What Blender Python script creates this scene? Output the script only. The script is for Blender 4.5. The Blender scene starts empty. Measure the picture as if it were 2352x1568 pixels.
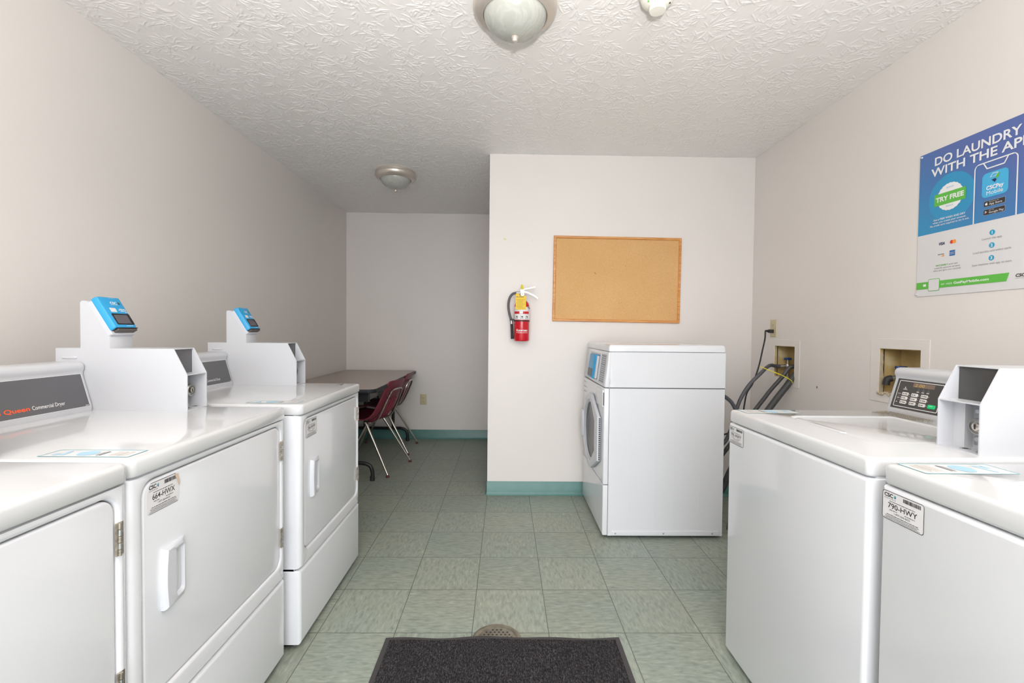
import bpy, bmesh, math, random
from mathutils import Vector, Matrix

random.seed(7)
PI = math.pi
scene = bpy.context.scene
COL = scene.collection

# ------------------------------------------------------------------ camera
CAM_H = 1.2009
PITCH, YAW, ROLL, F_PX = -0.02351, 0.01475, 0.00994, 1058.18
cy_, sy_, cp_, sp_ = math.cos(YAW), math.sin(YAW), math.cos(PITCH), math.sin(PITCH)
fw = Vector((sy_ * cp_, cy_ * cp_, sp_)); rt0 = Vector((cy_, -sy_, 0)); up0 = rt0.cross(fw)
cr_, sr_ = math.cos(ROLL), math.sin(ROLL)
rt = rt0 * cr_ + up0 * sr_
up = up0 * cr_ - rt0 * sr_
cam_d = bpy.data.cameras.new('camera')
cam_d.sensor_fit = 'HORIZONTAL'; cam_d.sensor_width = 36.0
cam_d.lens = F_PX / 2352.0 * 36.0
cam_d.clip_start = 0.02
cam = bpy.data.objects.new('camera', cam_d); COL.objects.link(cam)
cam.matrix_world = Matrix(((rt.x, up.x, -fw.x, 0), (rt.y, up.y, -fw.y, 0), (rt.z, up.z, -fw.z, CAM_H), (0, 0, 0, 1)))
scene.camera = cam

# ------------------------------------------------------------------ light and exposure
vs = scene.view_settings
vs.view_transform = 'Standard'; vs.look = 'None'; vs.gamma = 1.0; vs.use_curve_mapping = False
vs.exposure = 0.05
world = bpy.data.worlds.new('world'); scene.world = world; world.use_nodes = True
wb = world.node_tree.nodes['Background']
wb.inputs[0].default_value = (0.80, 0.88, 1.0, 1); wb.inputs[1].default_value = 1.0

def lamp(name, kind, loc, energy, color=(1, 1, 1), rot=(0, 0, 0), **kw):
    d = bpy.data.lights.new(name, kind); d.energy = energy; d.color = color
    for k, v in kw.items(): setattr(d, k, v)
    o = bpy.data.objects.new(name, d); COL.objects.link(o); o.location = loc; o.rotation_euler = rot
    return o
# the photographer's flash beside the camera, plus an added fill light outside the made-up back opening
lamp('flash', 'SPOT', (0.03, -0.5, 1.22), 490.0, (1.0, 0.965, 0.93), (math.radians(170.0), 0, 0), shadow_soft_size=0.035, spot_size=math.radians(146.0), spot_blend=1.0)
lamp('added_back_fill', 'AREA', (0.0, -2.6, 1.3), 116.0, (0.94, 0.97, 1.0), (PI / 2, 0, 0), shape='RECTANGLE', size=2.8, size_y=2.4)

# ------------------------------------------------------------------ materials
MATS = {}
def nt(name):
    m = bpy.data.materials.new(name); m.use_nodes = True
    t = m.node_tree; b = t.nodes['Principled BSDF']
    MATS[name] = m
    return m, t, b
def N(t, kind, **kw):
    n = t.nodes.new(kind)
    for k, v in kw.items():
        if k.startswith('i_'):
            n.inputs[int(k[2:])].default_value = v
        else:
            setattr(n, k, v)
    return n
def ramp(t, stops):
    n = t.nodes.new('ShaderNodeValToRGB'); e = n.color_ramp.elements
    while len(e) < len(stops): e.new(0.5)
    for k, (p, c) in enumerate(stops):
        e[k].position = p; e[k].color = (c[0], c[1], c[2], 1) if hasattr(c, '__len__') else (c, c, c, 1)
    return n
def srgb(r, g, b):
    f = lambda c: (c / 255 / 12.92) if c / 255 <= 0.04045 else ((c / 255 + 0.055) / 1.055) ** 2.4
    return (f(r), f(g), f(b))
def simple(name, col, rough=0.5, metal=0.0, coat=0.0, var=0.03, vscale=8.0, bump=0.0, bscale=300.0, spec=0.5):
    """principled material with a faint procedural mottling and optional fine bump"""
    m, t, b = nt(name)
    L = t.links.new
    tc = N(t, 'ShaderNodeTexCoord')
    nz = N(t, 'ShaderNodeTexNoise'); nz.inputs['Scale'].default_value = vscale; nz.inputs['Detail'].default_value = 3
    L(tc.outputs['Object'], nz.inputs['Vector'])
    lo = tuple(max(0, c * (1 - var)) for c in col); hi = tuple(min(1, c * (1 + var)) for c in col)
    r = ramp(t, [(0.3, lo), (0.7, hi)])
    L(nz.outputs['Fac'], r.inputs['Fac']); L(r.outputs['Color'], b.inputs['Base Color'])
    b.inputs['Roughness'].default_value = rough; b.inputs['Metallic'].default_value = metal
    b.inputs['Coat Weight'].default_value = coat; b.inputs['Coat Roughness'].default_value = 0.06
    b.inputs['Specular IOR Level'].default_value = spec
    if bump > 0:
        n2 = N(t, 'ShaderNodeTexNoise'); n2.inputs['Scale'].default_value = bscale; n2.inputs['Detail'].default_value = 2
        L(tc.outputs['Object'], n2.inputs['Vector'])
        bp = N(t, 'ShaderNodeBump'); bp.inputs['Strength'].default_value = bump; bp.inputs['Distance'].default_value = 0.002
        L(n2.outputs['Fac'], bp.inputs['Height']); L(bp.outputs['Normal'], b.inputs['Normal'])
    return m

WALLC = (0.805, 0.762, 0.728)
simple('wall_paint', WALLC, 0.40, var=0.012, vscale=1.6, bump=0.06, bscale=140, spec=0.35)
simple('enamel_top_dimmed', (0.65, 0.657, 0.672), 0.09, coat=0.3, var=0.006, vscale=3)  # copy of the enamel, darkened to offset strong light on the lids
simple('enamel', (0.74, 0.752, 0.785), 0.11, coat=0.3, var=0.006, vscale=3)
simple('enamel_satin_dimmed', (0.61, 0.62, 0.65), 0.28, var=0.006, vscale=3)  # satin enamel, colour lowered to offset bright light on the coin boxes
simple('white_plastic', (0.64, 0.655, 0.70), 0.35, var=0.01)
simple('light_grey_plastic', (0.55, 0.57, 0.62), 0.4)
simple('seam_shadow_gasket', (0.10, 0.10, 0.105), 0.7)
simple('panel_grey', (0.115, 0.115, 0.122), 0.42, var=0.03, vscale=4)
simple('panel_charcoal', (0.065, 0.063, 0.062), 0.42, var=0.03)
simple('print_black', (0.035, 0.03, 0.03), 0.55)
simple('print_grey', (0.30, 0.30, 0.31), 0.55)
simple('print_white', (0.86, 0.86, 0.86), 0.45)
simple('print_orange', srgb(255, 92, 40), 0.5)
simple('print_teal', srgb(90, 175, 185), 0.45)
simple('print_sky', srgb(165, 202, 224), 0.45)
simple('print_pale', (0.73, 0.74, 0.745), 0.25)
simple('print_navy', srgb(28, 45, 92), 0.5)
simple('print_green', srgb(98, 188, 74), 0.5)
simple('print_bluegreen', srgb(40, 160, 200), 0.5)
simple('print_red', srgb(225, 60, 45), 0.5)
simple('print_amber', srgb(245, 160, 60), 0.5)
simple('print_amexblue', srgb(40, 110, 175), 0.5)
simple('label_white', (0.74, 0.735, 0.745), 0.40, var=0.02)
simple('label_tan', srgb(212, 190, 170), 0.6)
simple('start_green', srgb(20, 215, 130), 0.4)
simple('key_white', (0.80, 0.78, 0.76), 0.45)
simple('display_brown', srgb(128, 108, 96), 0.3)
m, t, b = nt('display_digits'); b.inputs['Base Color'].default_value = (*srgb(190, 165, 95), 1); b.inputs['Emission Color'].default_value = (*srgb(200, 170, 90), 1); b.inputs['Emission Strength'].default_value = 0.15
simple('reader_blue', srgb(48, 160, 215), 0.38, var=0.02)
simple('screen_black', (0.012, 0.013, 0.016), 0.35)
simple('screen_glass', srgb(98, 94, 100), 0.22)
simple('reader_slot', srgb(95, 88, 84), 0.45)
simple('steel', (0.55, 0.55, 0.54), 0.36, metal=1.0, var=0.05, vscale=30)
simple('zinc_plate', (0.60, 0.63, 0.66), 0.42, metal=0.75, var=0.06, vscale=20)
simple('chrome', (0.60, 0.57, 0.52), 0.18, metal=1.0)
simple('hinge_steel', (0.46, 0.41, 0.34), 0.40, metal=0.9, var=0.3, vscale=120)
simple('rubber_black', (0.02, 0.02, 0.021), 0.55)
simple('hose_grey', srgb(88, 88, 94), 0.5, var=0.08, vscale=40)
simple('hose_dark', srgb(66, 66, 66), 0.45, var=0.1, vscale=40)
simple('maroon_plastic', srgb(132, 50, 66), 0.42, var=0.05, bump=0.08, bscale=500)
simple('maroon_rubber', srgb(92, 38, 34), 0.6)
simple('table_edge', (0.022, 0.024, 0.029), 0.45, spec=0.3)
simple('table_steel', (0.018, 0.018, 0.02), 0.32)
simple('extinguisher_red', srgb(205, 14, 34), 0.2, coat=0.5)
simple('tag_yellow', srgb(238, 200, 55), 0.6)
simple('tie_yellow', srgb(225, 215, 50), 0.4)
simple('ivory_plastic', srgb(206, 194, 158), 0.4)
simple('ivory_dark', srgb(120, 106, 78), 0.5)
simple('detector_white', (0.86, 0.84, 0.76), 0.4)
simple('drain_steel', (0.30, 0.275, 0.22), 0.38, metal=0.8, var=0.2, vscale=40)
simple('lamp_nickel', (0.66, 0.60, 0.54), 0.34, metal=0.6, var=0.04)
simple('box_trim', (0.805, 0.762, 0.728), 0.45, var=0.02, vscale=10)
simple('box_drywall', srgb(190, 176, 150), 0.85, var=0.18, vscale=60, bump=0.6, bscale=120)
simple('valve_blue', srgb(20, 62, 120), 0.45)
simple('brass_valve', (0.42, 0.40, 0.36), 0.38, metal=0.9, var=0.1, vscale=60)
simple('mat_border', srgb(66, 63, 64), 0.6, bump=0.2)
simple('scuff_dark', srgb(110, 104, 98), 0.7)
simple('residue_yellow', srgb(226, 214, 150), 0.7)
simple('drum_steel', (0.35, 0.35, 0.36), 0.3, metal=1.0)
m, t, b = nt('door_glass')
b.inputs['Roughness'].default_value = 0.12; b.inputs['Specular IOR Level'].default_value = 0.08
nz = N(t, 'ShaderNodeTexNoise'); nz.inputs['Scale'].default_value = 5
rr = ramp(t, [(0.35, (0.03, 0.028, 0.028)), (0.7, (0.10, 0.09, 0.09))]); t.links.new(nz.outputs['Fac'], rr.inputs['Fac']); t.links.new(rr.outputs['Color'], b.inputs['Base Color'])

# recessed box lining: aged tan board
m, t, b = nt('box_board'); L = t.links.new
tc = N(t, 'ShaderNodeTexCoord'); nz = N(t, 'ShaderNodeTexNoise'); nz.inputs['Scale'].default_value = 9; nz.inputs['Detail'].default_value = 5
L(tc.outputs['Object'], nz.inputs['Vector'])
rr = ramp(t, [(0.35, srgb(176, 148, 94)), (0.6, srgb(200, 176, 122)), (0.75, srgb(214, 204, 176))]); L(nz.outputs['Fac'], rr.inputs['Fac'])
L(rr.outputs['Color'], b.inputs['Base Color']); b.inputs['Roughness'].default_value = 0.75

# ceiling paint: semi-gloss with a fine grain (the brush strokes are modelled in the ceiling mesh)
m, t, b = nt('ceiling_texture'); L = t.links.new
tc = N(t, 'ShaderNodeTexCoord')
nz = N(t, 'ShaderNodeTexNoise'); nz.inputs['Scale'].default_value = 160; nz.inputs['Detail'].default_value = 3; L(tc.outputs['Object'], nz.inputs['Vector'])
bp = N(t, 'ShaderNodeBump'); bp.inputs['Strength'].default_value = 0.25; bp.inputs['Distance'].default_value = 0.0015
L(nz.outputs['Fac'], bp.inputs['Height']); L(bp.outputs['Normal'], b.inputs['Normal'])
b.inputs['Base Color'].default_value = (0.90, 0.88, 0.86, 1); b.inputs['Roughness'].default_value = 0.45; b.inputs['Specular IOR Level'].default_value = 0.4

# vinyl floor tiles, 12 inch, streaks quarter-turned from tile to tile
TILE = 0.3048; TOX, TOY = -0.1209, 1.4986
m, t, b = nt('floor_tile'); L = t.links.new
tc = N(t, 'ShaderNodeTexCoord')
mp = N(t, 'ShaderNodeMapping'); mp.inputs['Location'].default_value = (-TOX / TILE + 40, -TOY / TILE + 40, 0); mp.inputs['Scale'].default_value = (1 / TILE, 1 / TILE, 0)
L(tc.outputs['Object'], mp.inputs['Vector'])
fl = N(t, 'ShaderNodeVectorMath', operation='FLOOR'); L(mp.outputs[0], fl.inputs[0])
fr = N(t, 'ShaderNodeVectorMath', operation='FRACTION'); L(mp.outputs[0], fr.inputs[0])
fs = N(t, 'ShaderNodeSeparateXYZ'); L(fl.outputs[0], fs.inputs[0])
sm = N(t, 'ShaderNodeMath', operation='ADD'); L(fs.outputs['X'], sm.inputs[0]); L(fs.outputs['Y'], sm.inputs[1])
md = N(t, 'ShaderNodeMath', operation='MODULO', i_1=2.0); L(sm.outputs[0], md.inputs[0])
wn = N(t, 'ShaderNodeTexWhiteNoise', noise_dimensions='2D'); L(fl.outputs[0], wn.inputs['Vector'])
def streak(sx, sy, scale, det):
    mm = N(t, 'ShaderNodeMapping'); mm.inputs['Scale'].default_value = (sx, sy, 1); L(mp.outputs[0], mm.inputs['Vector'])
    n = N(t, 'ShaderNodeTexNoise'); n.inputs['Scale'].default_value = scale; n.inputs['Detail'].default_value = det; n.inputs['Distortion'].default_value = 0.5
    L(mm.outputs[0], n.inputs['Vector']); return n.outputs['Fac']
mixs = N(t, 'ShaderNodeMix'); L(md.outputs[0], mixs.inputs[0]); L(streak(7, 24, 1.0, 7), mixs.inputs[2]); L(streak(24, 7, 1.0, 7), mixs.inputs[3])
cr = ramp(t, [(0.28, srgb(130, 139, 130)), (0.48, srgb(151, 159, 149)), (0.62, srgb(160, 167, 157)), (0.78, srgb(182, 186, 177))]); L(mixs.outputs[0], cr.inputs['Fac'])
big = N(t, 'ShaderNodeTexNoise'); big.inputs['Scale'].default_value = 0.8; big.inputs['Detail'].default_value = 3; L(mp.outputs[0], big.inputs['Vector'])
tint = ramp(t, [(0.35, (0.93, 0.955, 0.94)), (0.65, (1.0, 0.975, 0.92))]); L(big.outputs['Fac'], tint.inputs['Fac'])
mul = N(t, 'ShaderNodeMix', data_type='RGBA', blend_type='MULTIPLY'); mul.inputs[0].default_value = 1.0; L(cr.outputs['Color'], mul.inputs[6]); L(tint.outputs['Color'], mul.inputs[7])
vv = N(t, 'ShaderNodeMath', operation='MULTIPLY_ADD', i_1=0.10, i_2=0.93); L(wn.outputs['Value'], vv.inputs[0])
hs = N(t, 'ShaderNodeHueSaturation'); L(mul.outputs[2], hs.inputs['Color']); L(vv.outputs[0], hs.inputs['Value'])
# joint mask
fx = N(t, 'ShaderNodeSeparateXYZ'); L(fr.outputs[0], fx.inputs[0])
def edge(o):
    a = N(t, 'ShaderNodeMath', operation='SUBTRACT', i_1=0.5); L(o, a.inputs[0])
    c = N(t, 'ShaderNodeMath', operation='ABSOLUTE'); L(a.outputs[0], c.inputs[0]); return c.outputs[0]
me_ = N(t, 'ShaderNodeMath', operation='MAXIMUM'); L(edge(fx.outputs['X']), me_.inputs[0]); L(edge(fx.outputs['Y']), me_.inputs[1])
jr = ramp(t, [(0.4945, 0.0), (0.4975, 1.0)]); L(me_.outputs[0], jr.inputs['Fac'])
jm = N(t, 'ShaderNodeMix', data_type='RGBA'); L(jr.outputs['Color'], jm.inputs[0]); L(hs.outputs['Color'], jm.inputs[6]); jm.inputs[7].default_value = (0.055, 0.055, 0.045, 1)
L(jm.outputs[2], b.inputs['Base Color'])
rgh = N(t, 'ShaderNodeMath', operation='MULTIPLY_ADD', i_1=0.3, i_2=0.28); L(mixs.outputs[0], rgh.inputs[0]); L(rgh.outputs[0], b.inputs['Roughness'])
b.inputs['Specular IOR Level'].default_value = 0.4

# teal vinyl base
simple('base_teal', srgb(82, 130, 124), 0.35, var=0.06, vscale=14, bump=0.1, bscale=60)
# cork
m, t, b = nt('cork'); L = t.links.new
tc = N(t, 'ShaderNodeTexCoord'); nz = N(t, 'ShaderNodeTexNoise'); nz.inputs['Scale'].default_value = 320; nz.inputs['Detail'].default_value = 4; L(tc.outputs['Object'], nz.inputs['Vector'])
n2 = N(t, 'ShaderNodeTexNoise'); n2.inputs['Scale'].default_value = 3.0; L(tc.outputs['Object'], n2.inputs['Vector'])
a1 = N(t, 'ShaderNodeMath', operation='MULTIPLY_ADD', i_1=0.35); L(n2.outputs['Fac'], a1.inputs[0]); L(nz.outputs['Fac'], a1.inputs[2])
rr = ramp(t, [(0.40, srgb(206, 160, 106)), (0.68, srgb(217, 172, 117)), (0.90, srgb(228, 187, 134))]); L(a1.outputs[0], rr.inputs['Fac'])
L(rr.outputs['Color'], b.inputs['Base Color']); b.inputs['Roughness'].default_value = 0.9; b.inputs['Specular IOR Level'].default_value = 0.2
# oak frame
m, t, b = nt('oak'); L = t.links.new
tc = N(t, 'ShaderNodeTexCoord'); mp = N(t, 'ShaderNodeMapping'); mp.inputs['Scale'].default_value = (6, 60, 60); L(tc.outputs['Object'], mp.inputs['Vector'])
nz = N(t, 'ShaderNodeTexNoise'); nz.inputs['Scale'].default_value = 1.5; nz.inputs['Detail'].default_value = 5; L(mp.outputs[0], nz.inputs['Vector'])
rr = ramp(t, [(0.3, srgb(196, 128, 66)), (0.6, srgb(222, 158, 92)), (0.8, srgb(234, 178, 116))]); L(nz.outputs['Fac'], rr.inputs['Fac'])
L(rr.outputs['Color'], b.inputs['Base Color']); b.inputs['Roughness'].default_value = 0.35
# table laminate
simple('laminate', srgb(172, 158, 150), 0.30, var=0.05, vscale=220)
# carpet mat, ribbed
m, t, b = nt('mat_carpet'); L = t.links.new
tc = N(t, 'ShaderNodeTexCoord'); mp = N(t, 'ShaderNodeMapping'); mp.inputs['Scale'].default_value = (2.2, 0.8, 1); L(tc.outputs['Object'], mp.inputs['Vector'])
nz = N(t, 'ShaderNodeTexNoise'); nz.inputs['Scale'].default_value = 150; nz.inputs['Detail'].default_value = 4; L(mp.outputs[0], nz.inputs['Vector'])
rr = ramp(t, [(0.32, srgb(28, 27, 29)), (0.52, srgb(56, 54, 56)), (0.68, srgb(84, 82, 84)), (0.8, srgb(128, 126, 127))]); L(nz.outputs['Fac'], rr.inputs['Fac'])
L(rr.outputs['Color'], b.inputs['Base Color']); b.inputs['Roughness'].default_value = 0.95; b.inputs['Specular IOR Level'].default_value = 0.1
wv = N(t, 'ShaderNodeTexWave'); wv.inputs['Scale'].default_value = 26; wv.inputs['Distortion'].default_value = 0.3; L(tc.outputs['Object'], wv.inputs['Vector'])
ad = N(t, 'ShaderNodeMath', operation='ADD'); L(wv.outputs['Fac'], ad.inputs[0]); L(nz.outputs['Fac'], ad.inputs[1])
bp = N(t, 'ShaderNodeBump'); bp.inputs['Strength'].default_value = 0.8; bp.inputs['Distance'].default_value = 0.004; L(ad.outputs[0], bp.inputs['Height']); L(bp.outputs['Normal'], b.inputs['Normal'])
# alabaster lamp glass
m, t, b = nt('alabaster_glass'); L = t.links.new
tc = N(t, 'ShaderNodeTexCoord'); nz = N(t, 'ShaderNodeTexNoise'); nz.inputs['Scale'].default_value = 7; nz.inputs['Detail'].default_value = 3; nz.inputs['Distortion'].default_value = 2.5; L(tc.outputs['Object'], nz.inputs['Vector'])
rr = ramp(t, [(0.4, (0.42, 0.43, 0.39)), (0.52, (0.48, 0.48, 0.45)), (0.58, (0.42, 0.43, 0.39))]); L(nz.outputs['Fac'], rr.inputs['Fac'])
L(rr.outputs['Color'], b.inputs['Base Color']); b.inputs['Roughness'].default_value = 0.22
b.inputs['Subsurface Weight'].default_value = 0.25; b.inputs['Subsurface Radius'].default_value = (0.03, 0.03, 0.03); b.inputs['Subsurface Scale'].default_value = 0.3
# poster print: blue field that shifts from cyan-blue (lower left) to violet-blue (upper right), as printed
m, t, b = nt('poster_blue'); L = t.links.new
tc = N(t, 'ShaderNodeTexCoord'); sx = N(t, 'ShaderNodeSeparateXYZ'); L(tc.outputs['Object'], sx.inputs[0])
# object space: y runs -0.46..0 (right to left), z 0..0.61
g1 = N(t, 'ShaderNodeMath', operation='MULTIPLY_ADD', i_1=-0.8, i_2=0.0); L(sx.outputs['Y'], g1.inputs[0])
g2 = N(t, 'ShaderNodeMath', operation='MULTIPLY_ADD', i_1=1.4); L(sx.outputs['Z'], g2.inputs[0]); L(g1.outputs[0], g2.inputs[2])
rr = ramp(t, [(0.40, srgb(50, 148, 196)), (0.70, srgb(70, 124, 182)), (0.95, srgb(90, 110, 172))]); L(g2.outputs[0], rr.inputs['Fac'])
L(rr.outputs['Color'], b.inputs['Base Color']); b.inputs['Roughness'].default_value = 0.4
simple('poster_disc', srgb(50, 150, 198), 0.4)
simple('poster_white', (0.74, 0.73, 0.735), 0.45, var=0.01)
simple('poster_app', srgb(74, 178, 225), 0.4)

# ------------------------------------------------------------------ mesh helpers
_font_cache = {}
def font_geo(s, bold=0.0):
    key = (s, bold)
    if key not in _font_cache:
        cu = bpy.data.curves.new('t', 'FONT'); cu.body = s; cu.size = 1.0; cu.resolution_u = 5; cu.offset = bold; cu.fill_mode = 'FRONT'
        ob = bpy.data.objects.new('t', cu)
        me = bpy.data.meshes.new_from_object(ob)
        vsx = [(v.co.x, v.co.y) for v in me.vertices]; fs_ = [tuple(p.vertices) for p in me.polygons]
        bpy.data.objects.remove(ob); bpy.data.curves.remove(cu); bpy.data.meshes.remove(me)
        _font_cache[key] = (vsx, fs_)
    return _font_cache[key]

class MB:
    """collects shapes; build() links them as one mesh object"""
    def __init__(s): s.v = []; s.f = []; s.mi = []; s.mats = []
    def slot(s, m):
        if m not in s.mats: s.mats.append(m)
        return s.mats.index(m)
    def add(s, vs_, fs_, mat):
        o = len(s.v); s.v += [tuple(p) for p in vs_]; k = s.slot(mat)
        for f in fs_: s.f.append(tuple(i + o for i in f)); s.mi.append(k)
    def box(s, x0, x1, y0, y1, z0, z1, mat):
        vs_ = [(x, y, z) for x in (x0, x1) for y in (y0, y1) for z in (z0, z1)]
        s.add(vs_, [(0, 1, 3, 2), (4, 6, 7, 5), (0, 4, 5, 1), (2, 3, 7, 6), (0, 2, 6, 4), (1, 5, 7, 3)], mat)
    def loft(s, loops, mat, cap0=True, cap1=True, closed=True):
        n = len(loops[0]); vs_ = [p for l in loops for p in l]; fs_ = []
        for k in range(len(loops) - 1):
            for i in range(n if closed else n - 1):
                j = (i + 1) % n
                fs_.append((k * n + i, k * n + j, (k + 1) * n + j, (k + 1) * n + i))
        if cap0: fs_.append(tuple(range(n - 1, -1, -1)))
        if cap1: fs_.append(tuple((len(loops) - 1) * n + i for i in range(n)))
        s.add(vs_, fs_, mat)
    def tube(s, pts, r, mat, n=10, cap=True, smooth=0):
        P = [Vector(p) for p in pts]
        if smooth: P = spline(P, smooth)
        R = r if hasattr(r, '__len__') else None
        loops = []; prev = None
        for i, p in enumerate(P):
            d = (P[min(i + 1, len(P) - 1)] - P[max(i - 1, 0)]).normalized()
            a = prev if prev is not None else (Vector((0, 0, 1)) if abs(d.z) < 0.9 else Vector((1, 0, 0)))
            u = (a - d * a.dot(d)).normalized(); w = d.cross(u); prev = u
            rad = (R[0] + (R[1] - R[0]) * i / (len(P) - 1)) if R else r
            loops.append([p + (u * math.cos(2 * PI * k / n) + w * math.sin(2 * PI * k / n)) * rad for k in range(n)])
        s.loft(loops, mat, cap, cap)
    def lathe(s, prof, mat, c=(0, 0, 0), axis='z', n=48, cap0=True, cap1=True):
        loops = []
        for r, h in prof:
            l = []
            for k in range(n):
                a = 2 * PI * k / n; p = (r * math.cos(a), r * math.sin(a))
                q = {'z': (p[0], p[1], h), 'x': (h, p[0], p[1]), 'y': (p[1], h, p[0])}[axis]
                l.append((q[0] + c[0], q[1] + c[1], q[2] + c[2]))
            loops.append(l)
        s.loft(loops, mat, cap0, cap1)
    def build(s, name, parent=None, loc=None, angle=35, smooth=True):
        me = bpy.data.meshes.new(name); me.from_pydata(s.v, [], s.f)
        for m_ in s.mats: me.materials.append(MATS[m_])
        me.polygons.foreach_set('material_index', s.mi); me.update()
        bm = bmesh.new(); bm.from_mesh(me); bmesh.ops.recalc_face_normals(bm, faces=bm.faces) if parent is None or not getattr(s, 'keep', False) else None
        bm.to_mesh(me); bm.free()
        if smooth:
            me.shade_smooth(); me.set_sharp_from_angle(angle=math.radians(angle))
        o = bpy.data.objects.new(name, me); COL.objects.link(o)
        if parent: o.parent = parent
        if loc: o.location = loc
        return o

def spline(P, k):
    out = []
    n = len(P)
    for i in range(n - 1):
        p0, p1, p2, p3 = P[max(i - 1, 0)], P[i], P[i + 1], P[min(i + 2, n - 1)]
        for j in range(k):
            u = j / k
            out.append(0.5 * ((2 * p1) + (p2 - p0) * u + (2 * p0 - 5 * p1 + 4 * p2 - p3) * u * u + (3 * p1 - p0 - 3 * p2 + p3) * u ** 3))
    out.append(P[-1]); return out

def rr_pts(a0, a1, b0, b1, r, n=5):
    """rounded rectangle in 2D, counter-clockwise; r a number or (bl, br, tr, tl)"""
    R = r if hasattr(r, '__len__') else (r, r, r, r)
    out = []
    for (cx, cz, st, q) in ((a0, b0, PI, 0), (a1, b0, 1.5 * PI, 1), (a1, b1, 0, 2), (a0, b1, 0.5 * PI, 3)):
        rad = R[q]; ox = cx + (rad if q in (0, 3) else -rad); oz = cz + (rad if q in (0, 1) else -rad)
        for k in range(n + 1):
            an = st + (PI / 2) * k / n
            out.append((ox + rad * math.cos(an), oz + rad * math.sin(an)))
    return out
YZ = lambda x: (lambda p: (x, p[0], p[1]))
XY = lambda z: (lambda p: (p[0], p[1], z))
XZ = lambda y: (lambda p: (p[0], y, p[1]))
def loop(plane, pts): return [plane(p) for p in pts]
def slab(mb, axis, lo, hi, a0, a1, b0, b1, r, bev, mat, n=5, both=False):
    """rounded slab: thickness along axis lo->hi, front (hi) edge softened by bev"""
    pl = {'x': YZ, 'y': XZ, 'z': XY}[axis]; sg = 1 if hi > lo else -1
    R = r if hasattr(r, '__len__') else (r,) * 4
    ls = []
    if both and bev > 0:
        for k in range(4):
            an = PI / 2 * (1 - k / 3); ins = bev * (1 - math.cos(an)); d = bev * (1 - math.sin(an))
            ls.append(loop(pl(lo + sg * d), rr_pts(a0 + ins, a1 - ins, b0 + ins, b1 - ins, [max(q - ins, 0.0004) for q in R], n)))
    else:
        ls.append(loop(pl(lo), rr_pts(a0, a1, b0, b1, R, n)))
    if bev > 0:
        for k in range(4):
            an = PI / 2 * k / 3; ins = bev * (1 - math.cos(an)); d = bev * (1 - math.sin(an))
            ls.append(loop(pl(hi - sg * d), rr_pts(a0 + ins, a1 - ins, b0 + ins, b1 - ins, [max(q - ins, 0.0004) for q in R], n)))
    else:
        ls.append(loop(pl(hi), rr_pts(a0, a1, b0, b1, R, n)))
    mb.loft(ls, mat)

class Face:
    """a flat drawing surface: origin, right vector, up vector"""
    def __init__(s, o, u, v): s.o = Vector(o); s.u = Vector(u).normalized(); s.v = Vector(v).normalized(); s.n = s.u.cross(s.v)
    def p(s, a, b, d=0.0): return s.o + s.u * a + s.v * b + s.n * d
    def poly(s, mb, pts, d, mat): mb.add([s.p(a, b, d) for a, b in pts], [tuple(range(len(pts)))], mat)
    def rect(s, mb, a0, a1, b0, b1, d, mat, r=0.0, n=5):
        s.poly(mb, rr_pts(a0, a1, b0, b1, r, n) if r else [(a0, b0), (a1, b0), (a1, b1), (a0, b1)], d, mat)
    def frame(s, mb, a0, a1, b0, b1, w, d, mat, r=0.003):
        o_ = rr_pts(a0, a1, b0, b1, r); i_ = rr_pts(a0 + w, a1 - w, b0 + w, b1 - w, max(r - w, 0.0003))
        n = len(o_)
        mb.add([s.p(a, b, d) for a, b in o_ + i_], [(k, (k + 1) % n, n + (k + 1) % n, n + k) for k in range(n)], mat)
    def disc(s, mb, a, b, r, d, mat, n=28, wob=None):
        s.poly(mb, [(a + (r if wob is None else wob(k / n)) * math.cos(2 * PI * k / n), b + (r if wob is None else wob(k / n)) * math.sin(2 * PI * k / n)) for k in range(n)], d, mat)
    def slab(s, mb, a0, a1, b0, b1, d0, d1, mat, r=0.002, bev=0.001):
        ls = [[s.p(a, b, d0) for a, b in rr_pts(a0, a1, b0, b1, r)], [s.p(a, b, d1 - bev) for a, b in rr_pts(a0, a1, b0, b1, r)],
              [s.p(a, b, d1) for a, b in rr_pts(a0 + bev, a1 - bev, b0 + bev, b1 - bev, max(r - bev, 0.0003))]]
        mb.loft(ls, mat)
    def text(s, mb, txt, a0, b0, h, d, mat, width=None, bold=0.0, slant=0.0, align='l', up=None):
        """h = capital height; width = total width to fit"""
        vs_, fs_ = font_geo(txt, bold)
        if not vs_: return
        xs = [q[0] for q in vs_]; x0, x1 = min(xs), max(xs)
        k = h / 0.72; kx = width / (x1 - x0) if width else k
        w = (x1 - x0) * kx
        sh = {'l': 0, 'c': -w / 2, 'r': -w}[align]
        if up is None:
            pts = [s.p(a0 + sh + (x - x0) * kx + slant * y * k, b0 + y * k, d) for x, y in vs_]
        else:
            pts = [s.p(a0 - y * k, b0 + sh + (x - x0) * kx, d) for x, y in vs_]
        mb.add(pts, fs_, mat)
    def words(s, mb, a0, a1, b, h, d, mat, seed=0):
        """a line too small to read: a row of short marks"""
        rnd = random.Random(seed); a = a0
        while a < a1 - h:
            w = min(h * rnd.uniform(1.5, 4.5), a1 - a); s.rect(mb, a, a + w, b, b + h * 0.62, d, mat); a += w + h * 0.55

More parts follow.
